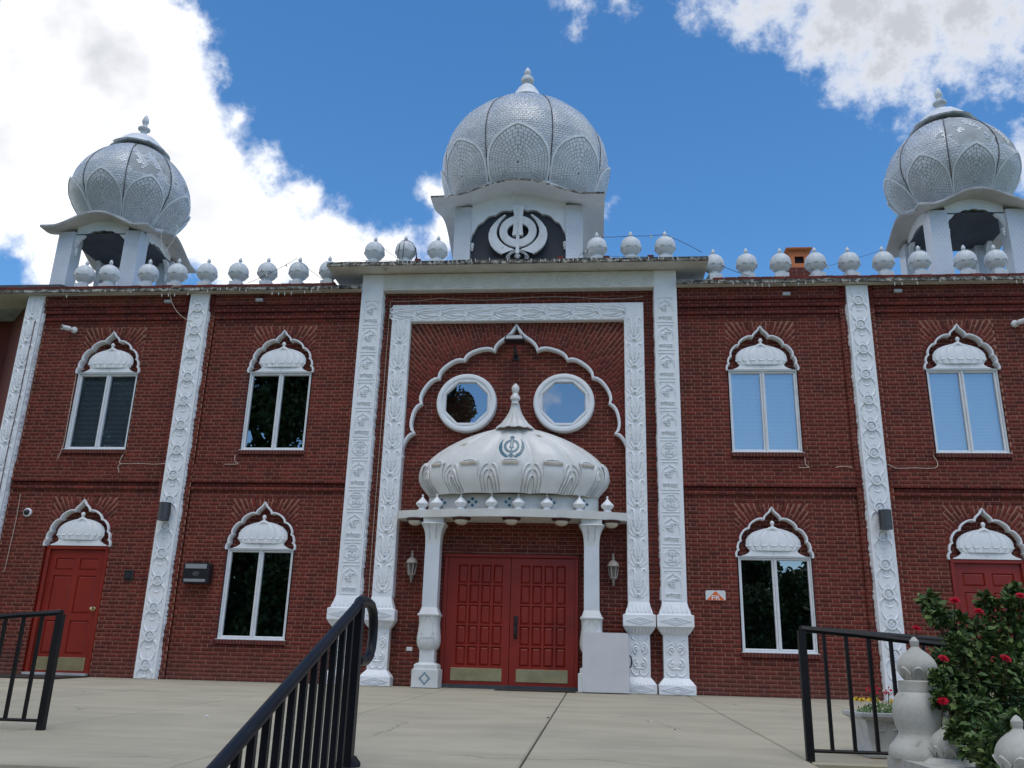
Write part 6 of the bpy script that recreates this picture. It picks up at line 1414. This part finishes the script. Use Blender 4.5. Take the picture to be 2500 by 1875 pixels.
# ================================================================ STONE POSTS, PLANTER, ROSES
def stone_post(x, y, z, s, lab, full=True):
    t = thing('stone_post', lab, 'stone post', (x, y, z), RNG.uniform(-.2, .2), 'cast stone posts on the stair wall')
    m = MB()
    if full:
        m.lathe([(.155, 0), (.16, .02), (.15, .05), (.128, .075), (.112, .095), (.108, .11), (.118, .14), (.126, .18), (.124, .22), (.112, .255), (.096, .275), (.086, .283)], 40); m.build('bulb', STONE, t, 50); z0 = .283
        m = MB(); m.lathe([(.088, z0), (.088, z0 + .045), (.080, z0 + .05)], 36); m.build('collar', STONE, t, 30); z0 += .05
    else:
        m.lathe([(.13, 0), (.13, .02), (.10, .035), (.082, .05)], 32); m.build('foot', STONE, t, 40); z0 = .05
    m = MB(); P = []
    for r, z_ in [(.075, 0), (.082, .015), (.10, .045), (.108, .07), (.105, .09), (.094, .115), (.074, .14), (.052, .158), (.034, .17), (.024, .18)]:
        row = []
        for k in range(64):
            a = 2 * pi * k / 64; l = abs(sin(4 * a)); row.append((r * (1 - .05 * (1 - l) ** 2) * cos(a) * s, r * (1 - .05 * (1 - l) ** 2) * sin(a) * s, z0 + z_ * s))
        P.append(row)
    m.grid(P, True); m.build('lotus_bud', STONE, t, 50)
    m = MB()
    for k in range(8):
        a0 = pi / 8 + k * pi / 4; rows_ = []
        for i in range(11):
            u = 1 - (2 * i / 10 - 1) ** 2; a = a0 + (i / 10 - .5) * .72; z_ = z0 + (.028 + .038 * u) * s; r = (.094 + .016 * u) * s; rows_.append([(r * .96 * cos(a), r * .96 * sin(a), z_ + .008), ((r + .006) * cos(a), (r + .006) * sin(a), z_), (r * .90 * cos(a), r * .90 * sin(a), z_ - .022)])
        m.grid(rows_)
    m.build('petal_hem', STONE, t, 50)
    m = MB(); m.lathe([(.03 * s, z0 + .172 * s), (.020 * s, z0 + .185 * s), (.024 * s, z0 + .20 * s), (.026 * s, z0 + .215 * s), (.012 * s, z0 + .235 * s), (0, z0 + .242 * s)], 14); m.build('tip', STONE, t, 40)
stone_post(2.662, -8.0, -.064, .80, 'tall weathered cast stone post with lotus bud, nearest the planter')
stone_post(2.705, -8.16, -.095, .70, 'small lotus bud stone finial half hidden by the rose bush', False)
stone_post(2.735, -8.78, -.09, .82, 'lotus bud stone finial at the lower right corner', False)
def planter():
    t = thing('planter', 'white painted square planter behind the right railing', 'planter', (2.935, -6.58, SL * -6.58))
    m = MB(); sq = lambda q, z: [(-q, -q, z), (q, -q, z), (q, q, z), (-q, q, z)]
    m.loft([sq(.165, 0), sq(.17, .015), sq(.15, .03), sq(.148, .04), sq(.175, .19), sq(.18, .205), sq(.205, .215), sq(.212, .225), sq(.212, .243), sq(.195, .246), sq(.19, .22)]); m.build('box', PLANT, t, 25)
    m = MB(); M = lambda x, z, h: (x, -.150 - (z - .04) * .16 - h, z)
    m.leaf([(-.03, .16), (-.028, .11), (-.03, .06)], .012, .010, M, (.9, .9)); m.leaf([(-.03, .155), (.01, .158), (.022, .135), (.0, .115), (-.02, .112)], .012, .010, M, (.9, .9)); m.leaf([(-.02, .112), (.018, .105), (.028, .08), (.005, .058), (-.03, .06)], .012, .010, M, (.9, .9))
    cv = [(x * .13, z * .1 + .14) for x, z in ((-1, -.5), (-.9, .1), (-.6, .1), (-.55, .45), (-.2, .4), (0, .75), (.2, .4), (.55, .45), (.6, .1), (.9, .1), (1, -.5))]; m.leaf(cv, .012, .009, M, (.9, .9)); m.build('carving', PLANT, t, 40)
    m = MB(); m.box(-.175, .175, -.175, .175, .19, .215); m.build('soil', MATM, t)
    f = thing('bedding_flowers', 'yellow and red bedding flowers growing in the white planter', 'flowers', (2.935, -6.58, SL * -6.58 + .215))
    lf = MB(); fl = MB(); rd = MB()
    for k in range(420):
        a = RNG.uniform(0, 2 * pi); r = .17 * sqrt(RNG.random()); z = RNG.uniform(0, .085) * (1 - (r / .2) ** 2 * .6); d = Vector((RNG.gauss(0, 1), RNG.gauss(0, 1), RNG.gauss(.5, .6))).normalized(); e = d.orthogonal().normalized(); p = Vector((r * cos(a), r * sin(a), z)); s = RNG.uniform(.012, .022); lf.add([p - e * s * .5, p + d * s, p + e * s * .5, p - d * s * .6], [(0, 1, 2, 3)])
    for k in range(7):
        a = RNG.uniform(0, 2 * pi); r = .15 * sqrt(RNG.random()); p = Vector((r * cos(a) - .03, r * sin(a) - .03, .095)); 
        for j in range(10): d = Vector((RNG.gauss(0, 1), RNG.gauss(0, 1), RNG.gauss(.3, .4))).normalized() * .02; e = d.orthogonal().normalized() * .008; fl.add([p - e, p + d - e, p + d + e, p + e], [(0, 1, 2, 3)])
    for p in ((-.07, -.02, .15), (-.055, 0, .165), (.05, -.05, .14), (.07, -.02, .13), (.03, .04, .15), (-.09, .02, .155)):
        p = Vector(p)
        for j in range(26): d = Vector((RNG.gauss(0, 1), RNG.gauss(0, 1), RNG.gauss(0, 1))).normalized() * RNG.uniform(.01, .026); e = d.orthogonal().normalized() * .008; rd.add([p + d - e, p + d * 1.3, p + d + e, p + d * .6], [(0, 1, 2, 3)])
        lf.tube([(p.x * .6, p.y * .6, 0), tuple(p)], .003, 4)
    lf.build('foliage', mat('bedding_leaf', (.06, .13, .02), .5, (.10, .18, .03), 6, isl=.4), f)['kind'] = 'stuff'; fl.build('yellow_blooms', YELM, f); rd.build('red_blooms', ROSEM, f)
planter()
def rose_bush():
    bx, by, bz = 3.18, -7.72, -.95
    t = thing('rose_bush', 'dark green rose bush with red blooms at the right edge', 'bush', (bx, by, bz))
    r = random.Random(21); st_ = MB(); tips = []
    clumps = []
    for (x_, y_, z_, rad_) in ((-0.343, -0.13, 1.525, 0.05), (-0.356, -0.08, 1.586, 0.04), (-0.255, -0.08, 1.472, 0.07), (-0.147, -0.03, 1.419, 0.1), (-0.0, 0.02, 1.502, 0.1), (0.064, -0.03, 1.559, 0.08), (-0.069, -0.08, 1.306, 0.13), (-0.225, -0.13, 1.265, 0.1), (0.074, 0.02, 1.348, 0.14), (-0.286, -0.18, 1.373, 0.06), (-0.341, -0.23, 1.226, 0.05), (-0.126, -0.08, 1.156, 0.12), (0.066, 0.02, 1.159, 0.14), (-0.266, -0.23, 1.103, 0.08), (-0.43, -0.33, 1.085, 0.045), (-0.372, -0.28, 0.981, 0.05), (-0.112, -0.13, 1.015, 0.12), (-0.269, -0.23, 0.947, 0.09), (-0.427, -0.3, 1.171, 0.04), (0.234, 0.22, 1.436, 0.16), (0.24, 0.12, 1.257, 0.2), (0.393, 0.22, 1.439, 0.2), (0.378, 0.12, 1.166, 0.2), (-0.088, -0.18, 0.949, 0.08), (-0.374, -0.28, 0.896, 0.04), (-0.476, -0.55, 1.02, 0.035), (-0.445, -0.66, 0.958, 0.05), (-0.48, -0.44, 1.147, 0.03), (-0.397, -0.5, 1.102, 0.05), (-0.4, -0.78, 1.014, 0.05), (-0.443, -0.78, 0.923, 0.05), (-0.48, -0.42, 1.232, 0.025), (-0.416, -0.98, 1.07, 0.04), (0.097, 0.02, 1.642, 0.04), (-0.055, 0.02, 1.599, 0.04), (-0.387, -0.23, 1.297, 0.05)):
        c = Vector((x_, y_, z_)); clumps.append((c, rad_))
        b = Vector((r.uniform(-.08, .08), r.uniform(-.08, .08), 0)); mid = b.lerp(c, .55) + Vector((r.uniform(-.05, .05), r.uniform(-.05, .05), .12)); st_.tube([tuple(b), tuple(b.lerp(mid, .5)), tuple(mid), tuple(mid.lerp(c, .6) + Vector((0, 0, .02))), tuple(c)], [.012, .010, .007, .005, .003], 6)
    st_.build('stems', STEMM, t, 50)
    def leaf_at(mb, p, d, up, s):
        d = d.normalized(); side = d.cross(up)
        if side.length < .05: side = d.orthogonal()
        side.normalize(); n = side.cross(d); c = .18 * s
        v = [p, p + d * s * .35 + side * s * .30 + n * c * .6, p + d * s * .75 + side * s * .24 + n * c * .5, p + d * s * 1.05, p + d * s * .75 - side * s * .24 + n * c * .5, p + d * s * .35 - side * s * .30 + n * c * .6, p + d * s * .35, p + d * s * .75]
        mb.add(v, [(0, 6, 1), (6, 7, 2, 1), (7, 3, 2), (0, 5, 6), (6, 5, 4, 7), (7, 4, 3)])
    lm = MB(); singles = []
    for c, rad_ in clumps:
        for k in range(int(90 + 2600 * rad_)):
            o = Vector((r.gauss(0, 1), r.gauss(0, 1), r.gauss(0, 1))); o = o.normalized() * rad_ * r.random() ** .45; p = c + o
            d = (o.normalized() * .7 + Vector((r.gauss(0, .6), r.gauss(0, .6), r.gauss(-.1, .5)))); up = Vector((r.gauss(0, .5), r.gauss(-.3, .5), 1)); s = r.uniform(.016, .046)
            if len(singles) < 220 and o.y < -.2 * rad_ and r.random() < .12: q = MB(); leaf_at(q, Vector((0, 0, 0)), d, up, s * 1.15); singles.append((q, p))
            else: leaf_at(lm, p, d, up, s)
    lm.build('foliage', LEAFM, t)['kind'] = 'stuff'
    for q, p in singles: o = q.build('leaf', LEAFM, t); o.location = p
    for (x_, y_, z_, s) in ((-0.276, -0.18, 1.586, 0.0202), (-0.153, -0.13, 1.542, 0.0184), (0.051, -0.13, 1.618, 0.0193), (-0.44, -0.4, 1.313, 0.0193), (-0.471, -0.32, 1.281, 0.0147), (-0.123, -0.28, 1.323, 0.0212), (-0.492, -0.48, 1.135, 0.0202), (-0.466, -0.18, 1.453, 0.0166)):
        p = Vector((x_, y_, z_)); fb = MB()
        for ring, (n, tilt, sc_) in enumerate(((3, .25, .5), (5, .6, .75), (6, 1.0, 1.0), (7, 1.35, 1.1))):
            for k in range(n):
                a = 2 * pi * k / n + ring; d = Vector((cos(a) * sin(tilt), sin(a) * sin(tilt), cos(tilt))); e = Vector((-sin(a), cos(a), 0)); L_ = s * sc_
                fb.grid([[tuple(e * L_ * .22 * q) for q in (-1, 0, 1)], [tuple(d * L_ * .6 + e * L_ * .45 * q - Vector((0, 0, abs(q) * -.1 * L_))) for q in (-1, 0, 1)], [tuple(d * L_ + Vector((cos(a), sin(a), -.4)) * L_ * .12 + e * L_ * .30 * q) for q in (-1, 0, 1)]])
        o = fb.build('bloom', ROSEM, t, 60); o.location = p; o.rotation_euler = (radians(35), r.uniform(-.3, .3), 0)
        sm = MB(); sm.tube([(0, 0, 0), (r.uniform(-.01, .01), .02, -.05), (r.uniform(-.02, .02), .06, -.12)], .003, 5); so_ = sm.build('flower_stem', STEMM, t); so_.location = p
rose_bush()

# ================================================================ TREES ACROSS THE LAWN (seen in the window panes)
def tree(x, y, h, w, seed, lab, nl=5200, leaf=.30):
    r = random.Random(seed); t = thing('tree', lab, 'tree', (x, y, -1.06), 0, 'trees across the lawn')
    tr = MB(); th = h * .35; tr.tube([(0, 0, 0), (r.uniform(-.2, .2), 0, th * .5), (r.uniform(-.3, .3), r.uniform(-.3, .3), th), (0, 0, h * .75)], [h * .028, h * .022, h * .017, h * .005], 10)
    cl = []
    for k in range(46):
        a = r.uniform(0, 2 * pi); q = r.random() ** .6; zz = h * (.06 + .90 * r.random()); rr = w * max(.35, (1 - ((zz / h - .45) / .55) ** 2)) ** .5
        c = Vector((cos(a) * rr * q, sin(a) * rr * q, zz)); cl.append((c, w * r.uniform(.26, .44)))
        if k % 2 == 0: tr.tube([(0, 0, min(zz * .75, h * .6)), tuple(c * .5 + Vector((0, 0, zz * .43))), tuple(c)], [h * .010, h * .006, h * .002], 6)
    tr.build('trunk', BARK, t, 50)
    n = nl; g = np.random.default_rng(seed); ci = np.arange(n) % len(cl); cc = np.array([tuple(c) for c, _ in cl])[ci]; cq = np.array([q for _, q in cl])[ci]
    unit = lambda a: a / np.linalg.norm(a, axis=1, keepdims=True)
    p = cc + unit(g.normal(size=(n, 3)) * (1, 1, .8)) * (cq * g.random(n) ** .4)[:, None]; d = unit(g.normal(size=(n, 3))); e = unit(np.cross(d, g.normal(size=(n, 3)))); sz = (leaf * g.uniform(.6, 1.3, n))[:, None]
    V = np.stack([p - d * sz * .5, p + e * sz * .3, p + d * sz * .5, p - e * sz * .3], 1)
    me = bpy.data.meshes.new('crown'); me.from_pydata(V.reshape(-1, 3).tolist(), [], [(4 * k, 4 * k + 1, 4 * k + 2, 4 * k + 3) for k in range(n)]); me.materials.append(TREEL); o = obj('crown', me, t); o['kind'] = 'stuff'
for k, (x, y, h, w, lab) in enumerate(((-7.7, -33, 20.5, 4.1, 'tall dark tree mirrored in the left round window'), (-17, -35, 24, 5.2, 'tall dark tree mirrored in the left inner upper window'), (-23, -33, 24, 5.5, 'tall dark tree mirrored in the far left upper window'), (-30, -36, 23, 6, 'tall dark tree at the far left across the lawn'), (-8.5, -40, 11, 3.6, 'lower tree across the lawn behind the tall ones'), (-3, -44, 7.5, 3.5, 'low tree across the lawn opposite the doors'), (3, -44, 7.0, 3.2, 'low tree across the lawn opposite the right column'), (9.3, -38, 9.2, 2.9, 'rounded tree mirrored in the right lower window'), (14.5, -42, 7.6, 3.6, 'low tree mirrored at the right side of the right lower window'), (21, -40, 9.5, 4, 'tree at the far right across the lawn'))):
    tree(x, y, h, w, 40 + k, lab, 64000 if h > 15 else 22000, .34 if h > 15 else .28)

# a low wood closes the view behind those trees
g = np.random.default_rng(8); n = 90000; xw = g.uniform(-60, 45, n); top = np.where(xw < -4, 12 + 3 * np.sin(xw * .9) + 2 * np.sin(xw * 2.3), 4.6 + .9 * np.sin(xw * 1.1) + .6 * np.sin(xw * 2.9)); top = np.where((xw >= -12) & (xw < -4), np.minimum(top, 4 + (-4 - xw)), top)
p = np.stack([xw, g.uniform(-50, -46, n), -1.06 + (top + 1) * g.random(n) ** .8], 1); unit = lambda a: a / np.linalg.norm(a, axis=1, keepdims=True); d = unit(g.normal(size=(n, 3))); e = unit(np.cross(d, g.normal(size=(n, 3)))); sz = g.uniform(.35, .75, n)[:, None]
me = bpy.data.meshes.new('woodland'); me.from_pydata(np.stack([p - d * sz * .5, p + e * sz * .35, p + d * sz * .5, p - e * sz * .35], 1).reshape(-1, 3).tolist(), [], [(4 * k, 4 * k + 1, 4 * k + 2, 4 * k + 3) for k in range(n)]); me.materials.append(TREEL)
o = obj('woodland', me); tag(o, 'low dark wood beyond the lawn, mirrored in the lower windows', 'woodland', None, 'stuff')

# ================================================================ to metres
for me in bpy.data.meshes: me.transform(Matrix.Scale(K, 4))
for o in bpy.data.objects:
    if o.type in ('MESH', 'EMPTY'): o.location = o.location * K
